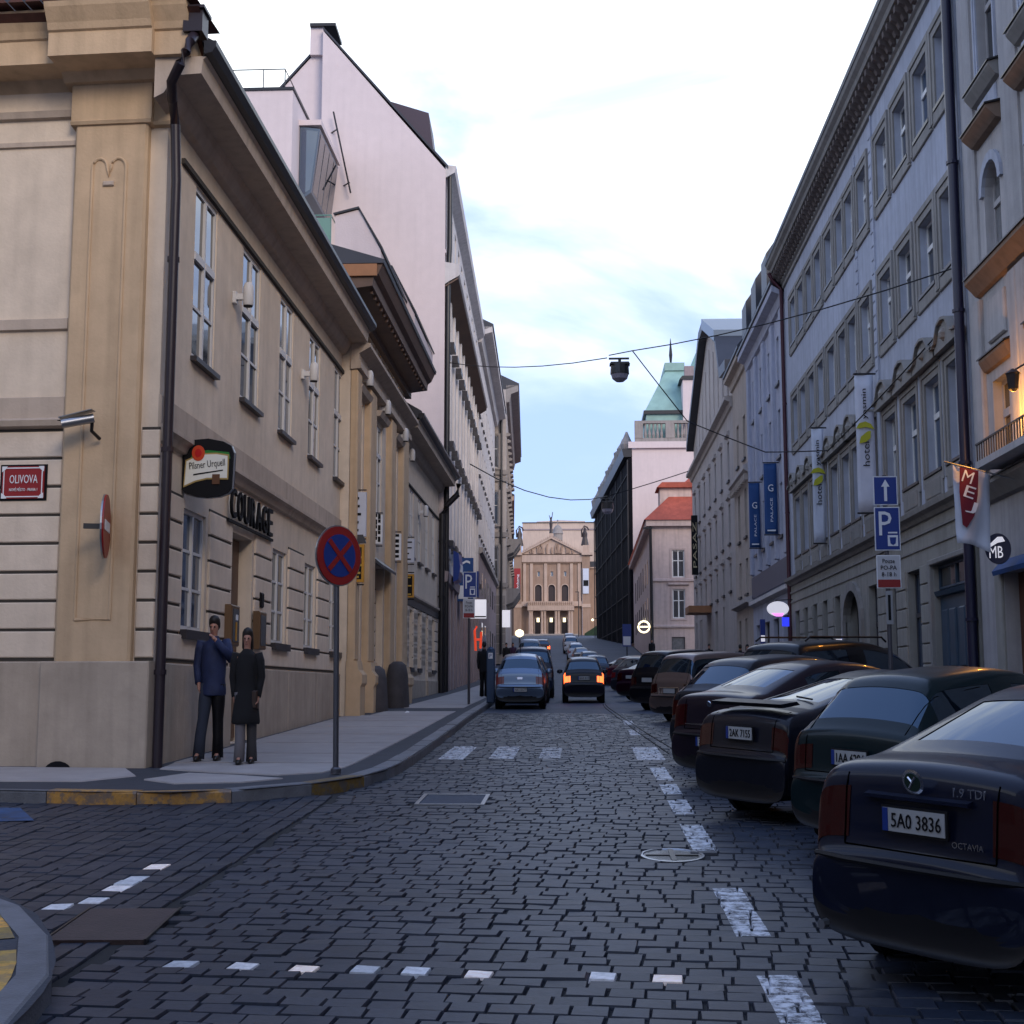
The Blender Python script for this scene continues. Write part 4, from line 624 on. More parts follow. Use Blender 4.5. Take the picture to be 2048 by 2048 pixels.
def settm(name, col, white=False, stripe=False):
    m = bpy.data.materials.new(name); m.use_nodes = True; t = m.node_tree; b = t.nodes['Principled BSDF']; L = t.links.new
    g = N(t, 'ShaderNodeNewGeometry'); oi = N(t, 'ShaderNodeObjectInfo'); a1 = N(t, 'ShaderNodeMath', operation='ADD'); L(g.outputs['Random Per Island'], a1.inputs[0]); L(oi.outputs['Random'], a1.inputs[1]); fr_ = N(t, 'ShaderNodeMath', operation='FRACT'); L(a1.outputs[0], fr_.inputs[0])
    n1 = N(t, 'ShaderNodeTexNoise', ins={'Scale': 22.0, 'Detail': 6.0, 'Roughness': 0.65}); L(g.outputs['Position'], n1.inputs['Vector'])
    n2 = N(t, 'ShaderNodeTexNoise', ins={'Scale': 0.6, 'Detail': 3.0}); L(g.outputs['Position'], n2.inputs['Vector'])
    r0 = N(t, 'ShaderNodeMapRange', ins={'To Min': 0.72, 'To Max': 1.30}); L(fr_.outputs[0], r0.inputs['Value']); r1 = N(t, 'ShaderNodeMapRange', ins={'From Min': 0.3, 'From Max': 0.7, 'To Min': 0.75, 'To Max': 1.25}); L(n1.outputs['Fac'], r1.inputs['Value']); r2 = N(t, 'ShaderNodeMapRange', ins={'From Min': 0.3, 'From Max': 0.7, 'To Min': 0.85, 'To Max': 1.15}); L(n2.outputs['Fac'], r2.inputs['Value'])
    p1 = N(t, 'ShaderNodeMath', operation='MULTIPLY'); L(r0.outputs[0], p1.inputs[0]); L(r1.outputs[0], p1.inputs[1]); p2 = N(t, 'ShaderNodeMath', operation='MULTIPLY'); L(p1.outputs[0], p2.inputs[0]); L(r2.outputs[0], p2.inputs[1])
    v = N(t, 'ShaderNodeVectorMath', operation='SCALE'); hm_ = N(t, 'ShaderNodeMix', data_type='RGBA'); hm_.inputs[6].default_value = (*col, 1); hm_.inputs[7].default_value = (col[0]*1.5, col[1]*1.12, col[2]*0.82, 1); sq_ = N(t, 'ShaderNodeMath', operation='POWER', ins={1: 2.5}); L(fr_.outputs[0], sq_.inputs[0]); L(sq_.outputs[0], hm_.inputs[0]); L(hm_.outputs[2], v.inputs[0]); L(p2.outputs[0], v.inputs['Scale']); out = v.outputs[0]
    if white:
        mk = N(t, 'ShaderNodeMapRange', ins={'From Min': 0.46, 'From Max': 0.56, 'To Min': 0.0, 'To Max': 1.0}); n3 = N(t, 'ShaderNodeTexNoise', ins={'Scale': 9.0, 'Detail': 6.0, 'Roughness': 0.7}); L(g.outputs['Position'], n3.inputs['Vector']); L(n3.outputs['Fac'], mk.inputs['Value'])
        mx_ = N(t, 'ShaderNodeMix', data_type='RGBA'); mx_.inputs[7].default_value = (0.09,0.10,0.12,1); L(out, mx_.inputs[6])
        sc = N(t, 'ShaderNodeMath', operation='MULTIPLY', ins={1: white}); L(mk.outputs[0], sc.inputs[0]); L(sc.outputs[0], mx_.inputs[0]); out = mx_.outputs[2]
    if stripe:
        n4 = N(t, 'ShaderNodeTexNoise', ins={'Scale': 14.0, 'Detail': 8.0, 'Roughness': 0.75}); L(g.outputs['Position'], n4.inputs['Vector']); wr = N(t, 'ShaderNodeMapRange', ins={'From Min': 0.40, 'From Max': 0.56, 'To Min': 0.0, 'To Max': 0.92}); L(n4.outputs['Fac'], wr.inputs['Value'])
        ml = N(t, 'ShaderNodeMath', operation='MULTIPLY'); L(stripes(t, g.outputs['Position']), ml.inputs[0]); L(wr.outputs[0], ml.inputs[1]); mx2 = N(t, 'ShaderNodeMix', data_type='RGBA'); mx2.inputs[7].default_value = (0.72,0.75,0.80,1); L(ml.outputs[0], mx2.inputs[0]); L(out, mx2.inputs[6]); out = mx2.outputs[2]
    L(out, b.inputs['Base Color']); b.inputs['Roughness'].default_value = 0.5; b.inputs['Specular IOR Level'].default_value = 0.38
    bp = N(t, 'ShaderNodeBump', ins={'Strength': 0.22, 'Distance': 0.010}); L(n1.outputs['Fac'], bp.inputs['Height']); L(bp.outputs[0], b.inputs['Normal'])
    return m
# ---------------------------------------------------------------- ground, road, pavements
def strip(xa, xb, ys, off, name, mat):
    b = MB()
    for y in ys: b.v += [(xa(y), y, gz(y)+off), (xb(y), y, gz(y)+off)]
    for k in range(len(ys)-1): b.f.append([2*k, 2*k+1, 2*k+3, 2*k+2]); b.m.append(0)
    return struct(b.build(name, mat))
m_asph = M('worn road surface', (0.044, 0.056, 0.082), 0.65, var=0.22, bump=0.5, scale=3.0, spec=0.2); m_dirt = M('joint dirt', (0.018, 0.018, 0.019), 0.95, var=0.4, scale=2)
YS = [-60,-40,-20,-10,0,8,16,23,30,38,45,50,55,62,70,80,90,102,114,150,200,260,330,420]
strip(lambda y: -300, lambda y: 300, YS, -0.06, 'ground', M('city ground', (0.07,0.07,0.075), 0.9))
ROAD = strip(lambda y: -40 if y < 20 else -8, lambda y: 9, YS, -0.017, 'road', m_dirt)
strip(lambda y: -3.4 if y < 60 else -9, lambda y: 5.2, [33.9,38,45,50,55,62,70,80,90,102,114,150,200,260,326], -0.002, 'road_surface', m_asph)
strip(lambda y: -24, lambda y: -7.0, [3,8,14.2,16], -0.004, 'side_street_surface', m_asph)
KP = [(-24,16.0),(-12,14.7),(-8,14.2),(-6,13.97),(-5,13.84),(-4.2,13.80),(-3.6,13.98),(-3.1,14.35),(-2.7,14.85),(-2.45,15.4),(-2.30,16.1),(-2.24,17),(-2.24,19),(-2.28,22),(-2.36,27),(-2.45,32),(-2.6,40.5),(-2.75,50),(-3.3,75),(-4.0,100),(-5.0,140)]
def resample(P, step):
    o = [Vector(P[0])]; acc = 0
    for a, b in zip(P, P[1:]):
        a, b = Vector(a), Vector(b); L = (b-a).length; t = step - acc
        while t < L: o.append(a + (b-a)*t/L); t += step
        acc = (acc + L) % step
    return o
m_paveb = M('dark pavement asphalt', (0.034,0.038,0.050), 0.8, var=0.15, bump=0.3, scale=4); m_slab = M('pale pavement slab', (0.33,0.305,0.295), 0.8, var=0.10, bump=0.25, scale=3); m_kerb = M('granite kerb', (0.14,0.145,0.16), 0.6, var=0.2, bump=0.4, scale=6); m_kerby = settm('worn yellow kerb paint', (0.26,0.17,0.05), 0.7)
pv = MB(); inner = lambda p: (-5.25, max(p[1], 16.45)) if p[0] > -5.3 else (p[0], 16.5 + 0.051*(-5.2-p[0]))
fine = resample(KP, 0.8)
for p in fine:
    q = inner(p)
    for x, y in ((p[0], p[1]), q): pv.v.append((x, y, gz(y)+0.125))
for k in range(len(fine)-1): pv.f.append([2*k, 2*k+1, 2*k+3, 2*k+2]); pv.m.append(0)
PAV = struct(pv.build('pavement', m_paveb))
def kerb(path, par, n_max, yellow=(), w=0.20, h=0.135, step=0.95, side=1):
    pts = resample(path, step)
    for k in range(len(pts)-1):
        a, b = pts[k], pts[k+1]
        if k >= n_max: break
        d = (b-a).normalized(); n = Vector((-d.y, d.x))*side; g = 0.006
        a2, b2 = a + d*g, b - d*g; bv = 0.025; hh = h + rnd.uniform(-0.006,0.006)
        ring = lambda p: [(*p, gz(p[1])-0.05), (*p, gz(p[1])+hh-bv), (*(p+n*bv), gz(p[1])+hh), (*(p+n*w), gz(p[1])+hh), (*(p+n*w), gz(p[1])-0.05)]
        v = ring(a2) + ring(b2); q = MB().add(v, [(i, i+1, i+6, i+5) for i in range(4)] + [(0,1,2,3,4),(9,8,7,6,5)])
        q.build('kerb_stone', m_kerby if k in yellow else m_kerb, par)
# count the stones so that the painted ones fall on the bend
kp = resample(KP[1:], 0.95); yel = [k for k, p in enumerate(kp) if -5.75 < p.x < -4.2 and p.y < 14.2] + [k for k, p in enumerate(kp) if -3.2 < p.x < -2.7 and p.y < 15.2]
kerb(KP[1:], PAV, 95, yel, side=1)
def slab(par, poly, top=0.137, name='slab', mat=None):
    cx_ = sum(p[0] for p in poly)/len(poly); cy_ = sum(p[1] for p in poly)/len(poly); q = MB(); n = len(poly)
    ins = [(p[0]+(cx_-p[0])*0.012, p[1]+(cy_-p[1])*0.012) for p in poly]
    q.v = [(x, y, gz(y)+0.11) for x, y in poly] + [(x, y, gz(y)+top) for x, y in ins]
    q.f = [tuple(range(n, 2*n))] + [(i, (i+1)%n, n+(i+1)%n, n+i) for i in range(n)]; q.m = [0]*len(q.f)
    return q.build(name, mat or m_slab, par)
ye = [17.0,18.6,20.7,22.9,25.1,27.3,29.6,31.9,34.2,36.6,39.0,41.5,44.0,46.5,49.4,52,55,58,61,64,67,70]
for a, b in zip(ye, ye[1:]):
    w_ = lambda y: -2.78 - 0.012*max(0,y-22)
    if 31.9 <= a < 34: continue
    slab(PAV, [(-5.05 if a < 29 else -4.55, a+0.05), (w_(a), a+0.05), (w_(b), b-0.05), (-5.05 if a < 29 else -4.55, b-0.05)])
slab(PAV, [(-4.95,16.15),(-4.2,15.75),(-3.4,15.45),(-2.95,15.75),(-2.80,16.4),(-2.78,16.95),(-5.02,16.95)]); slab(PAV, [(-4.75,14.95),(-4.3,14.55),(-3.6,14.70),(-3.25,15.1),(-3.9,15.45),(-4.45,15.65)]); slab(PAV, [(-9.5,16.5),(-9.4,15.0),(-6.2,14.75),(-5.35,14.75),(-4.95,15.35),(-5.35,16.2)])
# kerbed corner in the lower left
KI = [(-9,10.3),(-6,9.65),(-4.6,9.2),(-3.62,8.55),(-3.08,7.87),(-2.75,7.25),(-2.50,6.65),(-2.36,6.1),(-2.28,5.4),(-2.24,4.0),(-2.2,0),(-2.2,-8)]
f2 = resample(KI, 0.3); pi = MB()
for p in f2:
    for x, y in ((p.x, p.y), (-9.5, min(p.y, 6) if p.x > -8.9 else p.y)): pi.v.append((x, y, gz(y)+0.125))
for k in range(len(f2)-1): pi.f.append([2*k, 2*k+1, 2*k+3, 2*k+2]); pi.m.append(0)
PAV2 = struct(pi.build('pavement', m_paveb)); kerb(KI, PAV2, 20, (), w=0.16, side=-1, step=0.9)
def offs(p, d):
    o_ = []
    for k in range(len(p)):
        t = (p[min(k+1,len(p)-1)]-p[max(k-1,0)]).normalized(); o_.append(p[k] + Vector((t.y,-t.x))*d)
    return o_
yb = MB(); fi = [p for p in f2 if 4.5 < p.y < 9.4]; A_, B_ = offs(fi, 0.18), offs(fi, 0.43)
for k in range(len(fi)-1):
    if k % 6 == 5: continue
    q = [A_[k], B_[k], B_[k+1], A_[k+1]]; yb.add([(p.x, p.y, gz(p.y)+0.130) for p in q], [(0,1,2,3)])
yb.build('painted_line', settm('yellow line paint', (0.40,0.27,0.06), 0.45), PAV2)
# right pavement
RP = [(4.75,0),(4.75,50),(4.9,92)]; pr_ = MB()
for y in (0,8,16,23,30,38,45,50,55,62,70,80,90,92): pr_.v += [(4.75,y,gz(y)+0.125),(7.7,y,gz(y)+0.125)]
pr_.f = [[2*k,2*k+1,2*k+3,2*k+2] for k in range(13)]; pr_.m = [0]*13
PAV3 = struct(pr_.build('pavement', m_paveb)); kerb([(4.75,14),(4.75,60)], PAV3, 50, side=-1)
# ---------------------------------------------------------------- setts
m_sett = settm('granite sett', (0.020,0.029,0.050), stripe=True); m_settw = settm('painted sett', (0.80,0.82,0.86), 0.42); m_settw2 = settm('white marker sett', (0.82,0.84,0.86), 0.12)
WH = [(-2.08,7.31),(-1.75,7.25),(-1.43,7.18),(-1.11,7.17),(-0.85,7.15),(-0.53,7.12),(0.09,7.07),(0.41,7.03),(-3.24,8.75),(-3.18,9.04),(-3.12,9.27),(-3.1,9.54),(-3.07,9.83),(-3.07,10.13)]
def paint(x, y):
    if (x, y) in WSET: return 2
    return 0
holes_ = lambda x, y: (x-0.68)**2/0.26**2 + (y-10.9)**2/0.36**2 < 1 or (-1.68 < x < -0.98 and 13.9 < y < 14.8) or (-3.03 < x < -2.46 and 7.75 < y < 8.66)
setts = []; SHR = -0.085
y = 4.2
while y < 34.0:
    dy = rnd.uniform(0.142, 0.168) if y < 14 else rnd.uniform(0.15,0.18); row = []; x = -2.50 + rnd.uniform(-0.08, 0.0)
    if y > 15.5: x = -2.5
    while x < 4.8:
        dx = rnd.uniform(0.155, 0.22)
        if rnd.random() < 0.06: dx *= 0.7
        row.append((x, dx)); x += dx
    if y <= 7.16 < y + dy:
        wx = [a for a, b in WH if b < 7.5]; ed = sorted([a - .075 for a in wx] + [a + .075 for a in wx]); row = [r_ for r_ in row if r_[0] + r_[1] < ed[0] - .06 or r_[0] > ed[-1] + .06]
        row += [(a, b - a) for a, b in zip(ed, ed[1:])] + [(max([r_[0]+r_[1] for r_ in row if r_[0] < ed[0]] + [-2.5]), 0)]
        l_ = row.pop()[0]; row.append((l_, ed[0]-l_)); h_ = min([r_[0] for r_ in row if r_[0] > ed[-1]-1e-6] + [4.8]); row.append((ed[-1], h_-ed[-1])); row = [r_ for r_ in row if r_[1] > .05]
    for x_, d_ in row: setts.append((x_ + d_/2, y + dy/2 + SHR*(x_+d_/2) + 0.010*math.sin(x_*1.7+y), d_, dy, 1))
    y += dy
x = -2.62
while x > -7.2:
    dx = rnd.uniform(0.13, 0.165); y = 5.0 + rnd.uniform(0, 0.15)
    while y < 14.6:
        dy = rnd.uniform(0.17, 0.26); setts.append((x - dx/2 + 0.010*math.sin(y*2), y + dy/2, dx, dy, 0)); y += dy
    x -= dx
setts = [s for s in setts if not holes_(s[0], s[1])]
WSET = {min(((s[0], s[1]) for s in setts), key=lambda q: (q[0]-a)**2 + (q[1]-b)**2) for a, b in WH}
def sett_geo(dx, dy, r):
    g = 0.0055; h = 0.012; v = []
    j = [r.uniform(-0.004,0.004) for _ in range(8)]; tz_ = [r.uniform(-0.003,0.003) for _ in range(4)]
    c = [(-dx/2+g+j[0],-dy/2+g+j[1]),(dx/2-g+j[2],-dy/2+g+j[3]),(dx/2-g+j[4],dy/2-g+j[5]),(-dx/2+g+j[6],dy/2-g+j[7])]
    for sc, z in ((1.04,-0.030),(1.0,-0.008),(0.95,0.002)):
        for k in range(4): v.append((c[k][0]*sc, c[k][1]*sc, z + (tz_[k] if z > 0 else 0)))
    return v
SF = [(0,1,5,4),(1,2,6,5),(2,3,7,6),(3,0,4,7),(4,5,9,8),(5,6,10,9),(6,7,11,10),(7,4,8,11),(8,9,10,11)]
def inview(s):
    v = Vector((s[0], s[1], gz(s[1])-1.7)); ps, pt = R(2.901), R(7.309)
    f_ = Vector((-math.sin(ps)*math.cos(pt), math.cos(ps)*math.cos(pt), math.sin(pt))); r_ = Vector((math.cos(ps), math.sin(ps), 0)); u_ = r_.cross(f_)
    c = v.dot(f_); return c > 0 and abs(v.dot(r_)/c) < 0.371 and -0.371 < v.dot(u_)/c
def hid(s): return s[0] < -2.24 and (s[1] < 9.3 - 0 and s[0] < -2.24 - (s[1]-6)*0.56 and s[1] < 8.7) or (s[0] > 1.35+max(0,(9.0-s[1]))*0.55 and s[1] < 9.3)
vis = sorted([k for k, s in enumerate(setts) if inview(s) and not hid(s)], key=lambda k: setts[k][1]/ (setts[k][2]*setts[k][3])**0.25)
single = set(vis[:296]); rest = MB(); tpl = {}
for k, s in enumerate(setts):
    p = paint(s[0], s[1]); z = gz(s[1]) + rnd.uniform(-0.006, 0.005); sl = slope(s[1])
    if k in single:
        q = (round(s[2]*50), round(s[3]*50), p)
        if q not in tpl:
            b_ = MB(); b_.add(sett_geo(q[0]/50, q[1]/50, rnd), SF); tpl[q] = b_.mesh('sett', (m_sett, m_settw, m_settw2)[p])
        ob('sett', tpl[q], ROAD, (s[0], s[1], z), (sl + rnd.uniform(-.010,.010), rnd.uniform(-.010,.010), rnd.uniform(-.025,.025) - .085*s[4]))
    else:
        a = rnd.uniform(-.03,.03) - .085*s[4]; ca, sa = math.cos(a), math.sin(a); tl = math.tan(sl)
        rest.add([(s[0]+vx*ca-vy*sa, s[1]+vx*sa+vy*ca, z+vz+vy*tl) for vx, vy, vz in sett_geo(s[2], s[3], rnd)], SF, p)
so_ = rest.build('setts', [m_sett, m_settw, m_settw2], ROAD); so_['kind'] = 'stuff'
# ---------------------------------------------------------------- cars
def stations(kind):
    tail = [(.05,.30,.82,.27,.86,.20),(.0,.54,.89,.48,.95,.19),(.005,.61,.90,.55,.96,.19),(.052,.63,.90,.585,.955,.19)]
    if kind == 'sedan': mid = [(.062,.98,.89,.90,.955,.20),(.11,1.055,.86,.95,.965,.20),(.34,1.075,.83,.97,.975,.20),(.42,1.10,.80,.97,.98,.20),(1.12,1.365,.68,.96,1,.20),(1.30,1.405,.66,.955,1,.20),(1.62,1.43,.675,.95,1,.2),(1.70,1.43,.675,.95,1,.2),(2.40,1.40,.67,.94,1,.2),(2.98,1.03,.80,.92,.99,.2),(3.10,.985,.83,.89,.985,.2),(3.60,.88,.82,.80,.95,.21),(3.86,.72,.74,.66,.86,.22),(3.92,.48,.64,.44,.74,.25)]; gl = (7, 8)
    elif kind == 'coupe': mid = [(.062,.90,.88,.84,.95,.20),(.11,.985,.86,.89,.965,.20),(.42,1.02,.84,.91,.97,.20),(.52,1.03,.79,.92,.98,.20),(1.55,1.29,.64,.92,1,.20),(1.70,1.325,.64,.92,1,.20),(1.80,1.335,.65,.92,1,.2),(1.88,1.335,.65,.92,1,.2),(2.40,1.30,.65,.91,1,.2),(3.02,.96,.80,.88,.99,.2),(3.14,.92,.83,.85,.985,.2),(3.60,.82,.82,.76,.95,.21),(3.86,.68,.74,.62,.86,.22),(3.92,.46,.64,.42,.74,.25)]; gl = (7, 8)
    elif kind == 'hatch': mid = [(.062,.90,.90,.84,.96,.20),(.09,.96,.89,.89,.965,.20),(.12,.99,.87,.92,.97,.20),(.17,1.02,.85,.93,.975,.20),(.50,1.36,.71,.95,1,.20),(.62,1.425,.70,.95,1,.20),(1.45,1.47,.72,.94,1,.2),(1.53,1.47,.72,.94,1,.2),(2.35,1.43,.71,.93,1,.2),(3.05,1.02,.82,.91,.99,.2),(3.2,.97,.84,.88,.98,.2),(3.6,.86,.80,.78,.93,.21),(3.86,.70,.72,.64,.84,.22),(3.92,.46,.62,.42,.72,.25)]; gl = (7, 8)
    else: mid = [(.060,.90,.91,.86,.96,.20),(.10,.98,.90,.92,.97,.20),(.11,1.02,.89,.94,.975,.20),(.12,1.05,.87,.95,.98,.20),(.27,1.50,.77,.97,1,.20),(.36,1.56,.76,.97,1,.20),(1.45,1.60,.77,.96,1,.2),(1.53,1.60,.77,.96,1,.2),(2.35,1.55,.75,.95,1,.2),(3.00,1.08,.84,.93,.99,.2),(3.15,1.03,.86,.92,.98,.2),(3.65,.94,.84,.86,.94,.21),(3.88,.76,.76,.70,.86,.22),(3.92,.50,.66,.46,.74,.25)]; gl = (7, 8)
    return tail + mid, gl
def car_meshes(kind, W, Ln, H, lit):
    st, gl = stations(kind); hmax = max(s[1] for s in st) + .03; kz = H/hmax; ky = Ln/3.92; hw = W/2; b = MB()
    for y, zt, wt, zb, wb, zl in st:
        half = [(0,zl),(.80*wb,zl),(.96*wb,zl+.09),(1.0*wb,(zl+zb)/2+.04),(wb*.985,zb),(wt,zt-.035 if zt-zb > .12 else zt-.015),(.80*wt,zt),(0,zt+.028)]
        ring = half + [(-x, z) for x, z in half[-2:0:-1]]
        b.v += [(x*hw, y*ky, z*kz) for x, z in ring]
    n = 14; ns = len(st)
    for i in range(ns-1):
        for k in range(n):
            seg = k if k <= 6 else 13 - k; m = 0
            if i == 7 and seg == 6: m = 1
            elif i == 7 and seg == 5 and kind in ('hatch','mpv'): m = 1
            elif i in (9, 11) and seg == 4: m = 2
            elif i == 8 and seg == 4 and kind != 'coupe': m = 2
            elif kind == 'mpv' and i == 7 and seg == 4: m = 2
            elif i == 12 and seg in (5, 6): m = 3
            elif i == 12 and seg == 4: m = 2
            elif i == 3 and seg in (4, 5): m = 4
            elif kind in ('hatch','mpv') and i in (4, 5) and seg == 4: m = 4
            elif i == 15 and seg in (4, 5): m = 6
            elif i < 2 and seg < 3: m = 5
            b.f.append([i*n+k, i*n+(k+1)%n, (i+1)*n+(k+1)%n, (i+1)*n+k]); b.m.append(m)
    b.f += [list(range(n))[::-1], [(ns-1)*n+k for k in range(n)]]; b.m += [5, 0]
    me = bpy.data.meshes.new('car'); me.from_pydata(b.v, [], b.f); me.polygons.foreach_set('material_index', b.m)
    for _ in range(7): me.materials.append(m_plast)
    o = bpy.data.objects.new('car', me); COL.objects.link(o); md = o.modifiers.new('s', 'SUBSURF'); md.levels = 2
    dg = bpy.context.evaluated_depsgraph_get(); dg.update(); ev = bpy.data.meshes.new_from_object(o.evaluated_get(dg)); bpy.data.objects.remove(o)
    bm = bmesh.new(); bm.from_mesh(ev); bmesh.ops.recalc_face_normals(bm, faces=bm.faces); out = []
    names = ['body','rear_window','side_window','windshield','tail_light','bumper','headlight']; seen = set()
    bm.faces.ensure_lookup_table()
    for mi in range(7):
        fs = [f for f in bm.faces if f.material_index == mi]
        groups = [fs] if mi in (0, 5) else []
        if not groups:
            for f in fs:
                if f.index in seen: continue
                g = []; stk = [f]; seen.add(f.index)
                while stk:
                    q = stk.pop(); g.append(q)
                    for e in q.edges:
                        for f2 in e.link_faces:
                            if f2.material_index == mi and f2.index not in seen: seen.add(f2.index); stk.append(f2)
                groups.append(g)
        for g in groups:
            if not g: continue
            vi = {}; q = MB(); off = 0.004 if mi in (1,2,3,4,6) else 0
            for f in g:
                idx = []
                for v in f.verts:
                    if v.index not in vi: vi[v.index] = len(q.v); q.v.append(tuple(v.co + v.normal*off*(-1 if mi < 4 else 1)))
                    idx.append(vi[v.index])
                q.f.append(idx); q.m.append(0)
            mt = {0: m_plast, 1: m_cglass, 2: m_cglass, 3: m_cglass, 4: m_taillit if lit else (M('bright red tail lamp', (0.16,0.006,0.008), 0.15, coat=0.3) if kind == 'hatch' and Ln > 3.8 else m_tail), 5: m_plast, 6: M('lamp glass', (0.5,0.52,0.55), 0.1, spec=1.0)}[mi]
            out.append((names[mi], q.mesh(names[mi], mt, True)))
    bm.free(); return out, kz, ky, hw
def plate(par, x, y, z, w, h, txt, rx=0.0):
    p = MB().box(-w/2, w/2, -0.012, 0.0, -h/2, h/2).build('number_plate', m_plate, par, (x, y, z), (rx, 0, 0))
    if txt:
        ob('lettering', text_mesh(txt, w*0.80, h*0.62, m_ink, 0.002), p, (w*0.05, -0.015, 0)); ob('blue_strip', MB().box(-w/2, -w/2+w*0.09, -0.0145, -0.0125, -h/2, h/2).mesh('blue_strip', m_bluep), p)
    ob('plate_frame', MB().box(-w/2-0.012, w/2+0.012, -0.008, 0.004, -h/2-0.012, h/2+0.012).mesh('plate_frame', m_plast), p, (0, 0.002, 0))
PAINT = {}
def paint_mat(col, met=0.3):
    k = 'car paint %.3f %.3f %.3f' % col
    return M(k, col, 0.30, metal=met, coat=0.25, spec=0.12)
from mathutils.bvhtree import BVHTree
m_gap = M('shut line', (0.002,0.002,0.002), 0.9, spec=0.0)
def gaps(t, parts, kind, kz, hw):
    def mk():
        vs = []; fs = []
        for nm, me in parts:
            o_ = len(vs); vs += [v.co.copy() for v in me.vertices]; fs += [[i + o_ for i in p.vertices] for p in me.polygons]
        bv = BVHTree.FromPolygons(vs, fs); out = []
        hi = 1.0 if kind in ('sedan','coupe') else 1.33; w = .66 if kind in ('sedan','coupe') else .74
        paths = [[(s_*hw*w, z) for z in [(.655 + (hi-.655)*k/10)*kz for k in range(11)]] for s_ in (-1, 1)] + [[(-hw*w + 2*hw*w*k/12, .652*kz) for k in range(13)]]
        for P_ in paths:
            pts = []
            for x, z in P_:
                h = bv.ray_cast(Vector((x, -1.5, z)), Vector((0, 1, 0)))
                if h[0]: pts.append(h[0] + Vector((0, -.0005, 0)))
            if len(pts) > 2: out.append(MB().tube(pts, .0045, 5).mesh('shut_line', m_gap))
        for yy in (1.62, 2.55):
            pts = []
            for k in range(10):
                h = bv.ray_cast(Vector((-2, yy, (.30 + .065*k)*kz)), Vector((1, 0, 0)))
                if h[0]: pts.append(h[0])
            if len(pts) > 2: out.append(MB().tube(pts, .004, 5).mesh('shut_line', m_gap))
        return out
    for me in cm(('gap', kind, kz, hw), mk): ob('shut_line', me, t)
def car(kind, label, x, y, a, col, W=1.5, Ln=3.9, H=1.43, txt=None, lit=False, group=None, near=True, pz=None, name='parked_car', cat='car', met=0.0):
    key = ('car', kind, W, Ln, H, lit); parts, kz, ky, hw = cm(key, lambda: car_meshes(kind, W, Ln, H, lit))
    a_ = R(a); s = slope(y + 1.5*math.cos(a_)); t = thing(name, label, cat, (x, y, gz(y)), (s*math.cos(a_), s*math.sin(a_), -a_), group)
    pm = paint_mat(col, met)
    for nm, me in parts:
        o = ob(nm, me, t)
        if nm == 'body': o.material_slots[0].link = 'OBJECT'; o.material_slots[0].material = pm
    def wh():
        q = MB(); pr = [(0.17,-0.085),(0.27,-0.09),(0.295,-0.06),(0.30,0.0),(0.295,0.06),(0.27,0.09),(0.17,0.085)]; q.lathe(pr, 0, 0, 20)
        q.v = [(p[2], p[0], p[1]) for p in q.v]; return q.mesh('wheel', m_rub, 50)
    def rim():
        q = MB().lathe([(0.172,-0.08),(0.172,0.082),(0.15,0.088),(0.14,0.06),(0.05,0.07),(0.03,0.085)], 0, 0, 15)
        for k in range(5):
            c, s_ = math.cos(k*R(72)), math.sin(k*R(72)); q.tube([(0.04*c,0.04*s_,0.075),(0.15*c,0.15*s_,0.072)], 0.022, 5)
        q.v = [(p[2], p[0], p[1]) for p in q.v]; return q.mesh('rim', m_rim)
    for sx in (-1, 1):
        for yy in (0.72*ky, 3.12*ky):
            w_ = ob('wheel', cm('wheel', wh), t, (sx*(hw-0.085), yy, 0.30)); ob('rim', cm('rim', rim), w_, (0,0,0), (0, 0, 0 if sx > 0 else math.pi))
            if near: ob('wheel_arch', cm(('arch', sx), lambda: (lambda q: [setattr(q, 'v', [(p[2]*sx, p[0], p[1]) for p in q.v])] and q.mesh('wheel_arch', m_ink))(MB().lathe([(0.36,-0.05),(0.36,0.012),(0.33,0.014)], 0, 0, 20))), t, (sx*(hw-0.008), yy, 0.31))
    fy = 0.028*ky; pz = pz or 0.80
    plate(t, 0, fy if pz > 0.7 else -0.005, pz*kz, 0.27*W, 0.11, txt or None) if near else ob('number_plate', cm('plt', lambda: MB().box(-0.2,0.2,-0.01,0.0,-0.05,0.05).mesh('number_plate', m_plate)), t, (0, fy if pz > 0.7 else -0.01, pz*kz))
    if near:
        gaps(t, parts, kind, kz, hw)
        MB().tube([(-hw*0.93,0.03,0.585*kz),(-hw*0.6,-0.012,0.585*kz),(0,-0.022,0.585*kz),(hw*0.6,-0.012,0.585*kz),(hw*0.93,0.03,0.585*kz)], 0.016, 6).build('bumper_strip', m_plast, t, smooth=40)
        for sx in (-1, 1): MB().lathe([(0.02,-0.06),(0.09,-0.03),(0.09,0.05),(0.03,0.08)], 0, 0, 8, sx=1.0, sy=0.6).build('mirror', pm, t, (sx*(hw+0.08), 2.62*ky, 0.98*kz), smooth=50)
    return t, pm, kz, ky, hw
G1 = 'cars parked at an angle along the right kerb'; NAVY = (0.006,0.009,0.024)
t, pm, kz, ky, hw = car('sedan', 'dark navy saloon with winged round badge, nearest of the angle parked cars', 1.55, 6.80, 51, NAVY, W=1.32, Ln=4.0, H=1.46, txt='5A0 3836', group=G1)
bg_ = MB().lathe([(0.058,0),(0.062,0.006),(0.05,0.01)], 0, 0, 20).build('badge', m_chrome, t, (0, 0.030*ky, 0.99*kz), (R(104), 0, 0)); MB().lathe([(0.046,0.0105),(0.045,0.0125)], 0, 0, 20).build('badge_field', M('badge green', (0.01,0.03,0.02), 0.3), bg_)
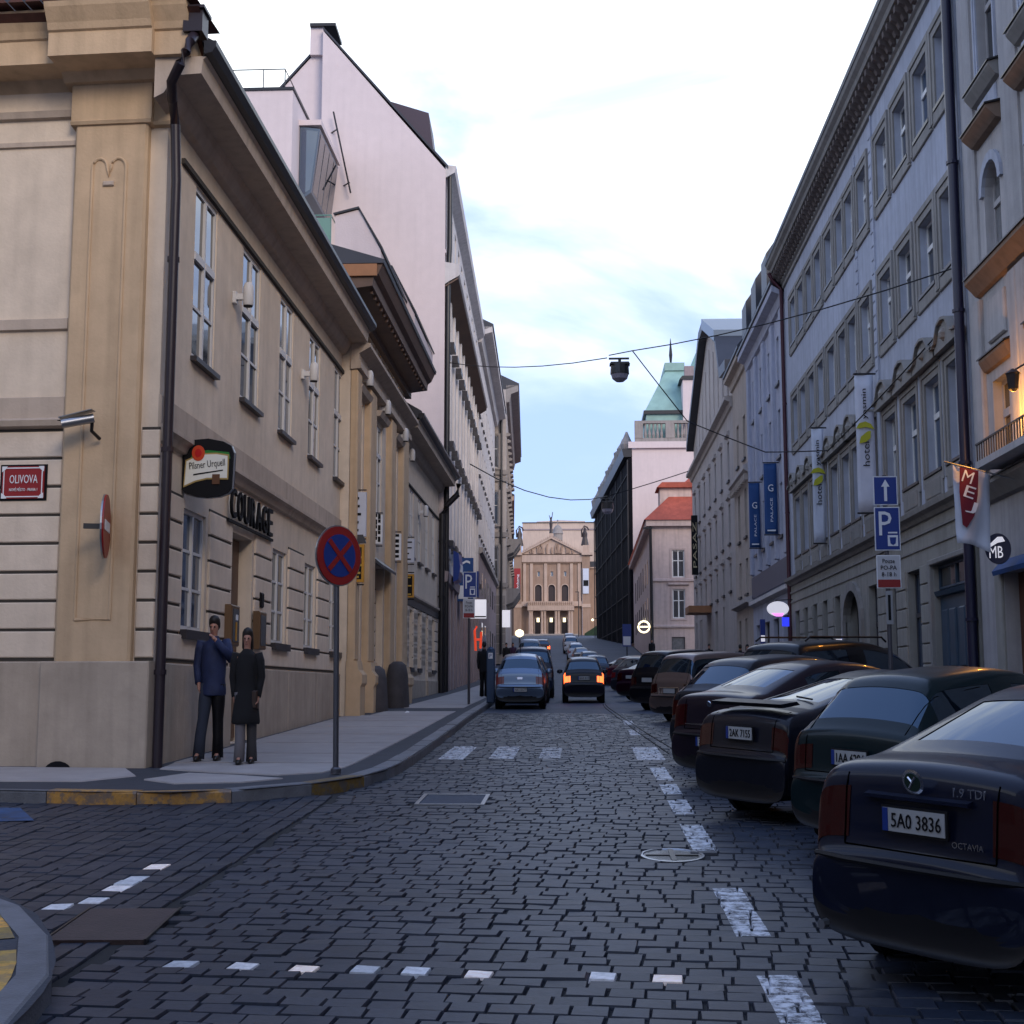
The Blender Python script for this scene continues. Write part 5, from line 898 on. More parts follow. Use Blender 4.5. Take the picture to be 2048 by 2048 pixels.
MB().tube([(-0.02,-0.03,0.014),(0.0,0.0,0.014),(0.025,0.03,0.014)], 0.006, 5).tube([(0.0,0.0,0.014),(-0.02,0.025,0.014)], 0.006, 5).build('badge_arrow', m_chrome, bg_)
ob('lettering', text_mesh('1.9 TDI', 0.17, 0.042, m_chrome), t, (0.31, 0.028*ky, 0.96*kz)); ob('lettering', text_mesh('OCTAVIA', 0.17, 0.03, m_chrome), t, (0.30, 0.022*ky, 0.72*kz))
MB().prism([(0.028,0.895),(0.028,0.912),(0.08,0.925),(0.08,0.885)], 'x', -0.30, 0.30).build('boot_handle', pm, t, (0, 0, 0)); MB().tube([(0,1.75*ky,1.44*kz),(0.02,1.35*ky,1.95)], [0.014,0.004], 6).build('aerial', m_ink, t); MB().tube([(0.02,0.78*ky,1.195*kz),(0.30,1.05*ky,1.325*kz)], 0.008, 5).build('wiper', m_ink, t); MB().tube([(-0.55,0.2,0.25),(-0.55,-0.02,0.24)], 0.025, 8).build('exhaust', m_steel, t)
t, pm, kz, ky, hw = car('hatch', 'small teal hatchback with big rounded rear window squeezed beside the navy saloon', 2.00, 10.75, 52, (0.004,0.014,0.018), W=1.25, Ln=3.3, H=1.44, txt='1AA 6284', group=G1, pz=0.78)
t, pm, kz, ky, hw = car('coupe', 'dark coupe with rear spoiler and long sloping blue reflecting rear window', 1.40, 12.8, 54, (0.010,0.011,0.018), W=1.25, Ln=4.0, H=1.35, txt='2AK 7155', group=G1)
MB().prism([(0.13,1.03),(0.10,1.065),(0.30,1.085),(0.34,1.055)], 'x', -0.46, 0.46).build('spoiler', pm, t); MB().tube([(0.02,0.72*ky,1.115*kz),(0.28,0.66*ky,1.10*kz)], 0.009, 5).build('wiper', m_ink, t)
t, pm, kz, ky, hw = car('sedan', 'dark violet saloon with grey rear plate between coupe and beige people carrier', 1.38, 15.6, 53, (0.016,0.011,0.018), W=1.30, Ln=4.0, H=1.40, group=G1, txt='3A2 1190', pz=0.52)
ob('badge', MB().lathe([(0.035,0),(0.03,0.008)], 0, 0, 14).mesh('badge', m_chrome), t, (0, 0.03*ky, 0.95*kz), (R(100), 0, 0)); MB().box(-0.4,0.4,-0.01,0.0,0.70*kz,0.715*kz).build('trim_strip', m_chrome, t, (0,0.03*ky,0))
car('hatch', 'dark hatchback with bright blue rear window showing behind the violet saloon', 1.55, 18.5, 52, (0.014,0.016,0.022), W=1.3, Ln=3.8, H=1.46, group=G1)
t, pm, kz, ky, hw = car('mpv', 'tall black off road wagon with roof rails behind the row of saloons', 2.6, 20.9, 52, (0.006,0.007,0.010), W=1.5, Ln=4.0, H=1.68, group=G1)
for sx in (-1, 1): MB().tube([(sx*hw*0.68,0.5,1.64),(sx*hw*0.68,0.6,1.70),(sx*hw*0.68,2.2,1.70),(sx*hw*0.68,2.3,1.63)], 0.016, 6).build('roof_rail', m_plast, t)
t, pm, kz, ky, hw = car('mpv', 'beige metallic people carrier with dark windows and chrome rear plate frame', 1.8, 29.4, 48, (0.20,0.155,0.14), W=1.22, Ln=4.2, H=1.50, group=G1, met=0.6, pz=0.72)
MB().box(-0.30,0.30,-0.02,0.0,0.78*kz,0.80*kz).box(-0.30,-0.28,-0.02,0,0.62*kz,0.80*kz).box(0.28,0.30,-0.02,0,0.62*kz,0.80*kz).build('plate_surround', m_chrome, t, (0,0.025,0))
t, pm, kz, ky, hw = car('mpv', 'black tall estate parked beyond the beige people carrier', 1.65, 36.2, 46, (0.006,0.006,0.009), W=1.3, Ln=4.3, H=1.6, group=G1)

for i, (x, y, k, c, H, lb) in enumerate([(1.5,44,'sedan',(0.02,0.004,0.012),1.4,'dark maroon saloon, first of the small far cars past the roof box estate'),(1.45,50.5,'hatch',(0.02,0.02,0.03),1.45,'far dark grey hatchback between two maroon cars'),(1.4,57.5,'hatch',(0.05,0.006,0.02),1.45,'far wine coloured hatchback near the rose house'),(1.35,66,'sedan',(0.01,0.01,0.014),1.42,'far black saloon, last of the angle parked row')]):
    car(k, lb, x, y, 45, c, W=1.3, Ln=3.9, H=H, group=G1, near=False)
G2 = 'cars parked in line along the far roadside'
for k, x, y, c, H, lb in [('hatch',0.72,66,(0.04,0.06,0.10),1.45,'blue hatchback with pale rear window in the far centre of the road'),('hatch',0.45,80,(0.10,0.11,0.13),1.45,'dull silver hatchback beyond the blue one'),('sedan',0.0,93,(0.05,0.05,0.06),1.42,'dark grey saloon before the white cars'),('hatch',-0.45,106,(0.45,0.46,0.48),1.45,'white hatchback, nearer of two white cars below the theatre'),('mpv',-1.0,124,(0.55,0.56,0.58),1.6,'white van, farther of two white cars below the theatre'),('hatch',-1.3,142,(0.3,0.3,0.32),1.45,'small silver car at the foot of the hedge')]:
    car(k, lb, x, y, -2, c, W=1.3, Ln=3.9, H=H, group=G2, near=False)
G3 = 'cars standing along the left kerb'
t, pm, kz, ky, hw = car('hatch', 'silver blue hatchback parked at the left kerb with wide white plate', -1.66, 36.9, -1, (0.14,0.19,0.27), W=1.34, Ln=3.9, H=1.50, txt='4A1 0177', group=G3, pz=0.52, met=0.7)
MB().tube([(0,0.75,1.5*1.0),(0.01,0.55,1.85)], [0.012,0.005], 5).build('aerial', m_ink, t); MB().box(-0.07,0.07,-0.01,0,0.74,0.80).build('badge', m_chrome, t, (0,0.04,0.05))
car('hatch', 'dark car tucked in front of the silver blue hatchback', -1.7, 41.8, -1, (0.02,0.022,0.03), W=1.38, Ln=3.9, H=1.46, group=G3, near=False); car('mpv', 'dark blue off road car, tallest at the left kerb', -1.72, 47.2, -1, (0.012,0.016,0.035), W=1.5, Ln=4.3, H=1.78, group=G3, near=False); car('mpv', 'blue grey box van far along the left kerb', -3.35, 88, -1.5, (0.20,0.24,0.30), W=1.6, Ln=4.6, H=2.1, group=G3, near=False, cat='van', name='parked_van'); car('hatch', 'far small car with glowing red tail lamps', -3.4, 118, -1.5, (0.05,0.03,0.03), W=1.4, Ln=3.9, H=1.45, lit=True, near=False, name='driving_car')
t, pm, kz, ky, hw = car('hatch', 'black hatchback driving away mid street with lit orange tail lamps', 0.04, 42.2, -1, (0.008,0.008,0.016), W=1.28, Ln=3.7, H=1.42, txt='6A3 412', lit=True, name='driving_car', pz=0.80)
# ---------------------------------------------------------------- people
from mathutils import noise as mnoise
def skin_body(J, E):
    me = bpy.data.meshes.new('person'); names = list(J); me.from_pydata([J[n][0] for n in names], [(names.index(a), names.index(b)) for a, b in E], [])
    o = bpy.data.objects.new('person', me); COL.objects.link(o); o.modifiers.new('k', 'SKIN'); sv_ = me.skin_vertices[0].data
    for i, n in enumerate(names):
        r = J[n][1]; sv_[i].radius = (r, r) if not isinstance(r, tuple) else r; sv_[i].use_root = (n == 'pelvis')
    o.modifiers.new('s', 'SUBSURF').levels = 2
    dg = bpy.context.evaluated_depsgraph_get(); dg.update(); m2 = bpy.data.meshes.new_from_object(o.evaluated_get(dg)); bpy.data.objects.remove(o)
    m2.materials.clear(); m2.materials.append(m_skin)
    for p in m2.polygons: p.use_smooth = True
    return m2
def ell(rings, n=14):
    b = MB(); b.v = [(cx+rx*math.cos(2*math.pi*k/n), cy+ry*math.sin(2*math.pi*k/n), z) for z, rx, ry, cx, cy in rings for k in range(n)]
    for i in range(len(rings)-1):
        for k in range(n): b.f.append([i*n+k, i*n+(k+1)%n, (i+1)*n+(k+1)%n, (i+1)*n+k]); b.m.append(0)
    b.f += [list(range(n)), [(len(rings)-1)*n+k for k in range(n)]]; b.m += [0, 0]; return b
def person(label, x, y, off, h, rz, style, group=None, near=True):
    sq = 0.80; s = h/1.75; J = {}
    arms = style['arms']; legs = style['legs']
    J['pelvis'] = ((0,0,.95),.13); J['waist'] = ((0,0,1.10),.115); J['chest'] = ((0,0,1.30),(.15,.12)); J['neckb'] = ((0,-.005,1.46),.075); J['neck'] = ((0,-.015,1.53),.05); J['head'] = ((0,-.03,1.61),(.072,.085)); J['crown'] = ((0,-.015,1.70),(.075,.085))
    E = [('pelvis','waist'),('waist','chest'),('chest','neckb'),('neckb','neck'),('neck','head'),('head','crown')]
    for q, sgn in (('l',1),('r',-1)):
        sh, el_, wr = arms[q]; kn, an = legs[q]; J['sh'+q] = (sh,.045); J['el'+q] = (el_,.045); J['wr'+q] = (wr,.032); d = (Vector(wr)-Vector(el_)).normalized(); pal = Vector(wr)+d*.07; J['pa'+q] = (tuple(pal),(.036,.022)); E += [('chest','sh'+q),('sh'+q,'el'+q),('el'+q,'wr'+q),('wr'+q,'pa'+q)]
        if near:
            side = d.cross(Vector((1,0,0))).normalized()
            for f in range(4):
                a_ = pal + side*(f-1.5)*.020 + d*.035; b_ = a_ + d*(.035-.006*abs(f-1.2)) + Vector((-sgn*.014,0,0)); J['fa%s%d'%(q,f)] = (tuple(a_),.009); J['fb%s%d'%(q,f)] = (tuple(b_),.007); E += [('pa'+q,'fa%s%d'%(q,f)),('fa%s%d'%(q,f),'fb%s%d'%(q,f))]
            th = pal - d*.02 + side*(-.04); J['th'+q] = (tuple(th),.010); J['tt'+q] = (tuple(th+d*.035),.008); E += [('pa'+q,'th'+q),('th'+q,'tt'+q)]
        J['hi'+q] = ((sgn*.085,0,.88),.095); J['kn'+q] = (kn,.06); J['an'+q] = (an,.042); J['to'+q] = ((an[0],an[1]-.15,.035),.036); E += [('pelvis','hi'+q),('hi'+q,'kn'+q),('kn'+q,'an'+q),('an'+q,'to'+q)]
    key = ('person', style['key'], near)
    def mk():
        P_ = [('body', skin_body(J, E))]; c = style['top']
        P_.append(('coat' if style['long'] else 'jacket', ell([tuple(a_+(b_-a_)*k_/3 for a_, b_ in zip(r0_, r1_)) for r0_, r1_ in zip(style['torso'], style['torso'][1:]) for k_ in range(3)] + [style['torso'][-1]], 24).mesh('jacket', c, True)))
        for q in 'lr':
            sh, el_, wr = [Vector(v) for v in arms[q]]; P_.append(('sleeve', MB().tube([sh+Vector((0,0,.045)), sh+(el_-sh)*.25, el_, el_+(wr-el_)*.5, wr+(wr-el_).normalized()*.01], [.07,.085,.068,.060,.052], 10).mesh('sleeve', c, True)))
            kn, an = [Vector(v) for v in legs[q]]; hp = Vector((.085 if q == 'l' else -.085,0,.93)); P_.append(('trouser_leg', MB().tube([hp, hp+(kn-hp)*.5, kn, kn+(an-kn)*.5, an+Vector((0,-.015,-.062))], [.115,.105,.082,.082,.092], 12).mesh('trouser_leg', style['leg'][q], True)))
            P_.append(('shoe', ell([(.0,.05,.13,an.x,an.y-.06),(.03,.055,.135,an.x,an.y-.06),(.06,.05,.11,an.x,an.y-.045),(.10,.045,.06,an.x,an.y),(.13,.04,.045,an.x,an.y+.005)], 12).mesh('shoe', m_shoe, True)))
        P_.append(('hair', ell(style['hair'], 14).mesh('hair', m_hair, True)))
        if near:
            for sx in (-1, 1): P_.append(('eye', MB().lathe([(.003,-.012),(.012,-.006),(.012,.006),(.003,.012)], sx*.030, -.113, 8, sy=.6).mesh('eye', m_ink)))
            P_.append(('nose', MB().tube([(0,-.112,1.64),(0,-.135,1.60),(0,-.112,1.59)], [.008,.014,.008], 6).mesh('nose', m_skin))); P_.append(('mouth', MB().box(-.022,.022,-.118,-.105,1.553,1.563).mesh('mouth', M('lips', (.25,.07,.06), .5))))
        if near:
            for nm, me in P_:
                if nm in ('jacket','coat','sleeve','trouser_leg'):
                    for v in me.vertices: d_ = mnoise.noise(v.co*Vector((9,9,4.5)))*.016 + mnoise.noise(v.co*22)*.006; v.co += v.normal*d_
        for nm, me in P_:
            for v in me.vertices: v.co = (v.co.x*s*sq, v.co.y*s, (v.co.z if nm != 'eye' else v.co.z + 1.635)*s)
        return P_
    t = thing('person', label, 'person', (x, y, gz(y)+off), rz, group)
    for nm, me in cm(key, mk): ob(nm, me, t)
    return t, s, sq
jt = [(.79,.19,.145,0,.0),(.82,.20,.15,0,.0),(1.0,.185,.14,0,0),(1.2,.195,.145,0,0),(1.36,.205,.14,0,0),(1.43,.185,.115,0,0),(1.465,.13,.10,0,0),(1.49,.085,.08,0,0),(1.53,.075,.075,0,0)]
ct = [(.52,.215,.15,0,0),(.54,.225,.165,0,0),(.8,.205,.15,0,0),(1.05,.175,.13,0,0),(1.25,.185,.135,0,0),(1.36,.19,.12,0,0),(1.42,.175,.11,0,0),(1.46,.115,.09,0,0),(1.50,.07,.07,0,0)]
hm = [(1.60,.055,.05,0,.035),(1.64,.086,.075,0,.02),(1.69,.09,.092,0,.0),(1.735,.084,.096,0,-.008),(1.772,.055,.07,0,-.005),(1.785,.02,.03,0,0)]
hf = [(1.48,.08,.03,0,.075),(1.52,.095,.055,0,.055),(1.60,.093,.07,0,.035),(1.66,.092,.086,0,.022),(1.72,.086,.098,0,-.002),(1.765,.06,.075,0,-.003),(1.785,.02,.03,0,0)]
stand = {'l': ((.19,0,1.42),(.235,.03,1.15),(.22,-.05,.92)), 'r': ((-.19,0,1.42),(-.235,.03,1.15),(-.22,-.05,.92))}
MAN = dict(key='man', long=False, top=m_jkt, torso=jt, hair=hm, leg={'l': m_ink, 'r': m_jean}, arms={'l': ((.185,-.02,1.42),(.29,-.16,1.26),(.09,-.20,1.45)), 'r': ((-.19,0,1.42),(-.25,.04,1.16),(-.21,-.04,.95))}, legs={'l': ((.09,.0,.50),(.10,.02,.09)), 'r': ((-.13,-.06,.50),(-.17,-.10,.09))})  # left leg coloured black to paint shade on the jeans
WOM = dict(key='woman', long=True, top=m_coat, torso=ct, hair=hf, leg={'l': M('shaded grey trousers', (.05,.048,.052), .9), 'r': m_grey}, arms={'l': ((.175,0,1.40),(.235,.03,1.13),(.20,-.06,.88)), 'r': ((-.175,0,1.40),(-.22,.05,1.13),(-.19,.02,.88))}, legs={'l': ((.09,.03,.49),(.10,.10,.09)), 'r': ((-.08,-.04,.49),(-.08,-.08,.09))})  # left trouser leg is a shaded copy of the grey cloth
person('man in blue jacket and jeans holding one hand to his mouth', -4.66, 17.35, .137, 1.78, R(4), MAN)
tw, s_, q_ = person('woman in long black coat and grey trousers walking beside the man', -4.11, 16.85, .137, 1.62, R(8), WOM)
bag = thing('shoulder_bag', 'dark brown shoulder bag hanging at the side of the woman in black', 'bag', (-3.99, 16.80, gz(16.85)+.90)); MB().bbox(-.04,.04,-.05,.06,-.10,.12,.015).build('pouch', M('brown leather', (.03,.014,.008), .5), bag); MB().tube([(0,-.02,.12),(-.02,-.03,.45),(-.05,.0,.55),(-.02,.04,.40),(0,.03,.12)], .007, 5).build('strap', m_ink, bag)
BY = dict(key='by', long=False, top=m_coat, torso=jt, hair=hm, leg={'l': m_ink, 'r': m_ink}, arms=stand, legs={'l': ((.09,-.03,.5),(.1,-.06,.09)), 'r': ((-.09,.03,.5),(-.1,.08,.09))}); BY2 = dict(BY, key='by2', top=M('plum coat', (.035,.012,.04), .9), hair=hf)
for k, (x, y, rz, st, lb) in enumerate([(6.55,55.5,0,BY2,'person in plum coat on the right pavement near the glass door'),(6.7,53.8,10,BY,'person in black walking past the lilac building'),(6.5,57.5,180,BY,'person behind the one in plum coat by the canopy'),(6.9,76,0,BY,'far person by the cream building wall, head above the car roofs'),(7.0,48.5,170,BY,'person in black under the glowing oval sign'),(6.9,41,180,BY,'person in dark clothes by the white light box'),(-3.15,44.5,180,BY,'person in black behind the blue parking meter'),(-4.6,84,0,BY,'far person in black on the left pavement'),(-4.3,86,20,BY2,'far person in plum standing beside the left kerb'),(4.9,98,0,BY,'far person crossing before the rose house')]):
    person(lb, x, y, .13 if abs(x) > 2.8 else 0, 1.74, R(rz), st, 'passers-by in the distance', near=False)
# ---------------------------------------------------------------- signs, lamps, street furniture
def disc(r, y0, y1, n=32): return [(r*math.cos(2*math.pi*k/n), r*math.sin(2*math.pi*k/n)) for k in range(n)], 'y', y0, y1
ns = thing('no_stopping_sign', 'round red and blue no stopping sign on a tall grey pole', 'traffic sign', (-2.77, 15.6, gz(15.6)+.137))
MB().tube([(0,0,0),(-0.03,0,2.72)], 0.032, 10).build('pole', m_pole, ns, smooth=50); MB().lathe([(0.06,0),(0.06,0.05),(0.04,0.07)], 0, 0, 10).build('pole_foot', m_pole, ns)
dz = 3.21 - gz(15.6) - .137; fz_ = R(53)
fc = MB().prism(*disc(0.335, -0.05, -0.035)).build('sign_face', m_redp, ns, (-0.03,0,dz), fz_); MB().prism(*disc(0.35, -0.038, -0.02)).build('sign_rim', m_steel, fc); MB().prism(*disc(0.245, -0.056, -0.051)).build('blue_field', m_bluep, fc)
for s in (-1, 1): MB().prism([(-0.235,-0.03),(0.235,-0.03),(0.235,0.03),(-0.235,0.03)], 'y', -0.061 - 0.003*(s > 0), -0.057 - 0.003*(s > 0)).build('cross_bar', m_redp, fc, (0,0,0), (0, s*R(45), 0))
def rect_sign(par, x, z0, z1, w, col, border=True, name='sign_plate', y=-0.05):
    p = MB().box(-w/2, w/2, 0, 0.012, z0, z1).build(name, m_whitep if border else col, par, (x, y, 0))
    if border: MB().box(-w/2+0.014, w/2-0.014, -0.004, -0.001, z0+0.014, z1-0.014).build('field', col, p)
    return p
def p_and_meter(p, z0, z1, w):
    h = z1-z0; ob('letter', text_mesh('P', w*0.50, h*0.55, m_whitep, .002), p, (-w*0.08, -0.010, z0+h*0.62))
    zz = z0+h*0.10; MB().box(w*0.0, w*0.40, -0.008, -0.005, zz, zz+h*0.25).build('meter_symbol', m_whitep, p); MB().prism([(w*.07,zz+h*.20),(w*.33,zz+h*.20),(w*.30,zz+h*.06),(w*.20,zz+h*.02),(w*.10,zz+h*.06)], 'y', -0.012, -0.009).build('meter_window', m_bluep, p); MB().box(w*0.02, w*0.38, -0.008, -0.005, zz+h*0.29, zz+h*0.325).build('coin_slot', m_whitep, p)
def note_plate(par, x, z0, z1, w):
    p = rect_sign(par, x, z0, z1, w, M('pale notice face', (.50,.50,.52), .5)); h = z1-z0
    MB().box(-w/2+0.014, w/2-0.014, -0.008, -0.005, z0+0.014, z0+h*0.26).build('red_band', m_redp, p)
    for k in range(3): ob('lettering', text_mesh(('Pouze', 'PO-PA', '8-18 h')[k], w*(0.5,0.66,0.6)[k], h*0.13, m_ink, .002), p, (0, -0.010, z0+h*(0.82-0.2*k)))
ps = thing('parking_sign', 'arrow, parking and time plates stacked on a pole before the grey hotel', 'traffic sign', (4.60, 21, gz(21)+.125)); B0 = gz(21)+.125
MB().tube([(0,0,0),(0,0,4.92-B0)], 0.035, 10).build('pole', m_pole, ps)
a = rect_sign(ps, 0, 4.46-B0, 4.90-B0, 0.36, m_bluep); MB().prism([(-.022,4.52-B0),(.022,4.52-B0),(.022,4.74-B0),(.062,4.74-B0),(0,4.85-B0),(-.062,4.74-B0),(-.022,4.74-B0)], 'y', -.010, -.006).build('arrow', m_whitep, a)
a = rect_sign(ps, 0.01, 3.77-B0, 4.43-B0, 0.38, m_bluep); p_and_meter(a, 3.77-B0, 4.43-B0, .38); note_plate(ps, 0.01, 3.20-B0, 3.70-B0, .36); MB().box(-.05,.05,-.06,-.04,2.66-B0,3.16-B0).build('pole_box', m_steel, ps); MB().box(-.02,.02,-.066,-.061,2.72-B0,3.10-B0).build('slot', m_ink, ps)
p2 = thing('parking_sign', 'blue parking sign with red banded plate on a thin pole by the left kerb', 'traffic sign', (-3.02, 36.9, gz(36.9)+.137)); B0 = gz(36.9)+.137
MB().tube([(0,0,0),(0,0,4.85-B0)], 0.036, 8).build('pole', m_pole, p2); a = rect_sign(p2, 0.02, 4.13-B0, 4.82-B0, .36, m_bluep); p_and_meter(a, 4.13-B0, 4.82-B0, .36); note_plate(p2, 0, 3.58-B0, 4.09-B0, .31); MB().box(.205,.25,-.04,.3,4.15-B0,4.84-B0).build('side_plate', m_bluep, p2)
pm_ = thing('parking_meter', 'slim dark blue parking meter post at the left kerb beside the silver hatchback', 'parking meter', (-2.52, 38.2, gz(38.2)+.137)); MB().bbox(-.11,.11,-.12,.12,0,1.42,.02).lathe([(.11,1.42),(.11,1.46),(.05,1.53)], 0, 0, 12, sy=1.05).build('housing', M('meter blue', (.02,.05,.11), .4), pm_); MB().box(-.06,.06,-.126,-.121,1.2,1.36).build('display', m_whitep, pm_); ob('letter', text_mesh('P', .06, .1, m_bluep, .002), pm_, (0,-.13,1.28))
# beer sign hung from the left wall
bs = thing('beer_sign', 'black and green rounded beer sign with red seal hanging above the pub window', 'sign', (-4.86, 17.6, 4.56))
out = [(-.33,-.28),(-.30,-.33),(-.15,-.375),(0,-.39),(.15,-.375),(.27,-.33),(.32,-.27),(.335,.20),(.30,.29),(.2,.345),(0,.385),(-.18,.37),(-.31,.31),(-.33,.26)]
MB().prism(out, 'y', -.07, .09).build('case', m_ink, bs); MB().prism([(x*1.02, z*1.02) for x, z in out], 'y', -.02, .04).build('rim', m_steel, bs)
MB().prism([(-.26,.0),(.30,.12),(.28,.20),(.0,.23),(-.2,.20)], 'y', -.076, -.071).build('green_field', M('beer green', (.02,.20,.03), .35), bs); MB().prism([(-.31,-.26),(-.15,-.19),(.0,-.155),(.28,-.16),(.285,.17),(.12,.195),(-.08,.19),(-.29,.10)], 'y', -.080, -.077).build('gold_border', M('gold print', (.40,.28,.09), .35), bs)
MB().prism([(-.295,-.235),(-.15,-.17),(.0,-.135),(.265,-.14),(.265,.15),(.12,.175),(-.08,.17),(-.275,.085)], 'y', -.084, -.081).build('label', M('label cream', (.80,.80,.72), .4), bs)
MB().prism([(p[0]*1-.12, p[1]*1.2+.19) for p in disc(.085,0,0)[0]], 'y', -.092, -.085).build('seal', M('seal red', (.60,.06,.015), .35), bs); MB().prism([(p[0]-.12, p[1]*1.2+.19) for p in disc(.045,0,0)[0]], 'y', -.095, -.0925).build('seal_core', M('seal deep red', (.50,.01,.01), .35), bs)
ob('lettering', text_mesh('Pilsner Urquell', .47, .12, m_ink, .002), bs, (.0, -.087, .03), (0, R(-6), 0)); MB().prism([(-.18,-.085),(.21,-.03),(.21,-.045),(-.18,-.105)], 'y', -.088, -.085).build('underline', m_ink, bs); MB().box(.07,.17,-.089,-.085,-.22,-.09).build('emblem', M('emblem brown', (.12,.05,.02), .4), bs)
MB().bbox(-.43,-.37,-.10,.08,-.22,.24,.02).box(-.37,-.32,-.01,.01,.12,.15).box(-.37,-.32,-.01,.01,-.16,-.13).build('bracket', m_black, bs)
ls = thing('shop_lettering', 'black raised letters COURAGE on the wall over the pub door', 'sign', (-5.17, 21.15, 4.40), R(90)); MB().box(-1.45,1.45,-.05,-.01,-.27,-.23).build('rail', m_ink, ls)
for k, c_ in enumerate('COURAGE'): ob('letter', text_mesh(c_, .30, .44, m_ink, .02), ls, (-1.2+k*.40, -.045, .02)); ob('letter_edge', text_mesh(c_, .335, .48, m_framew, .004), ls, (-1.2+k*.40, -.018, .02))
st_ = thing('street_name_sign', 'red enamel street name plate OLIVOVA with ornate white border', 'sign', (-6.88, 16.55, 4.23), R(-2.9)); MB().box(-.27,.27,-.03,-.01,-.20,.20).build('plate', m_redp, st_)
bd = MB().box(-.27,.27,-.036,-.031,.172,.186).box(-.27,.27,-.036,-.031,-.186,-.172).box(.24,.252,-.036,-.031,-.171,.171).box(-.252,-.24,-.036,-.031,-.171,.171)
for sx in (-1,1):
    for sz in (-1,1): bd.prism([(sx*.27,sz*.20),(sx*.20,sz*.20),(sx*.225,sz*.16),(sx*.27,sz*.13)], 'y', -.040, -.037)
bd.build('border', m_whitep, st_); ob('lettering', text_mesh('OLIVOVA', .36, .105, m_whitep, .003), st_, (.01,-.036,.04)); ob('lettering', text_mesh('NOVÉ MĚSTO - PRAHA 1', .36, .05, m_whitep, .003), st_, (.01,-.036,-.085)); MB().box(-.30,.30,-.012,.0,-.225,.225).build('backing', m_ink, st_)
cv = thing('security_camera', 'silver tube security camera angled on the ochre corner pilaster', 'camera', (-6.05, 16.13, 4.90), R(0)); MB().tube([(-.18,-.12,-.04),(.17,.0,.05)], .058, 12).build('housing', m_steel, cv, smooth=40); MB().prism([(-.22,.03),(.18,.13),(.18,.14),(-.22,.045)], 'y', -.13, .02).build('sun_shield', m_steel, cv); MB().tube([(.15,.0,.0),(.13,.05,-.10),(.18,.20,-.17)], .022, 8).build('arm', m_black, cv); MB().lathe([(.045,-.002),(.05,.0)], -.185, -.12, 10).build('lens', m_ink, cv)
ne = thing('no_entry_sign', 'round no entry sign seen almost edge on at the corner pilaster', 'traffic sign', (-5.66, 16.05, 3.62), R(103)); MB().prism(*disc(.38, -.02, .0)).build('disc', m_redp, ne); MB().box(-.25,.25,-.026,-.021,-.06,.06).build('bar', m_whitep, ne); MB().prism(*disc(.385, .001, .02)).build('backing', m_steel, ne); MB().box(-.03,.03,.02,.25,-.03,.03).build('bracket', m_black, ne)
for k, (y, z, lb) in enumerate([(20.0,2.62,'brown menu case with yellow strip left of the pub door'),(21.75,2.62,'brown menu case right of the pub door')]):
    mcx = thing('menu_case', lb, 'menu case', (-5.19, y, z), R(90), 'menu cases by the pub door'); MB().bbox(-.24,.24,-.13,-.02,-.30,.30,.02).build('case', M('brown menu wood', (.13,.07,.03), .5), mcx); MB().box(-.17,.17,-.136,-.131,-.24,.24).build('glass', m_glass, mcx)
    if k == 0: MB().box(-.02,.05,-.142,-.137,-.22,.05).build('yellow_strip', m_yel, mcx); MB().box(-.02,.1,-.142,-.137,.08,.16).build('notice', m_whitep, mcx)
tag(MB().bbox(-.10,.10,-.07,-.005,-.12,.12,.02).build('door_intercom', m_ink, None, (-5.2, 22.0, 3.12), R(90)), 'small black intercom box above the right menu case', 'intercom')
names_ = ['first bullet shaped wall lamp, nearest on the beige wall','second bullet shaped wall lamp, before the portal','wall lamp on the first portal pilaster','wall lamp between portal windows','wall lamp on the last portal pilaster','wall lamp just beyond the portal','small wall lamp far along the low wing']
for k, (x, y, z) in enumerate([(-5.2,19.9,7.52),(-5.2,25.0,7.52),(-5.55+.2,30.4,8.62),(-5.35,33.3,8.55),(-5.35,36.75,8.5),(-5.2,40.0,8.50),(-5.2,43.6,7.3)]):
    wl = thing('wall_lamp', names_[k], 'lamp', (x+ (.36 if 1 < k < 5 else 0), y, z), 0, 'wall lamps on the corner building')
    ob('lamp_body', cm('wlb', lambda: MB().lathe([(.02,.21),(.05,.20),(.075,.15),(.082,.09),(.082,-.13),(.07,-.15)], 0, 0, 14).mesh('lamp_body', m_frame, 40)), wl, (.23,0,.03)); ob('arm', cm('wla', lambda: MB().box(.06,.16,-.04,.04,-.03,.06).bbox(.0,.06,-.07,.07,-.09,.09,.01).mesh('arm', m_frame)), wl); ob('lamp_opening', cm('wlo', lambda: MB().lathe([(.07,-.165),(.07,-.151)], 0, 0, 14).mesh('lamp_opening', m_ink)), wl, (.23,0,.03))
# boards projecting over the portal
def board(name, label, x0, x1, y, z0, z1, mt, cat='sign', lines=0, group=None, dark=None, ink=None, frame=True):
    t = thing(name, label, cat, ((x0+x1)/2, y, (z0+z1)/2), 0, group); w_, h_ = x1-x0, z1-z0
    MB().box(-w_/2, w_/2, -.05, .05, -h_/2, h_/2).build('board', mt, t)
    if dark: MB().box(-w_*dark, w_*dark, -.057, -.052, -h_*.42, h_*.42).build('panel', m_ink, t)
    if lines:
        for k in range(lines):
            l = rnd.uniform(.45,.7)*w_; MB().box(-w_*.35, -w_*.35+l, -.062, -.058, h_*(.36-.72*k/(max(lines-1,1)))-h_*.028, h_*(.36-.72*k/(max(lines-1,1)))+h_*.028).build('print_line', ink or m_ink, t)
    if frame: MB().tube([(-w_/2-.04,0,h_/2+.05),(w_/2,0,h_/2+.05)], .015, 5).tube([(-w_/2-.04,0,-h_/2-.05),(w_/2,0,-h_/2-.05)], .015, 5).build('bracket', m_black, t)
    return t
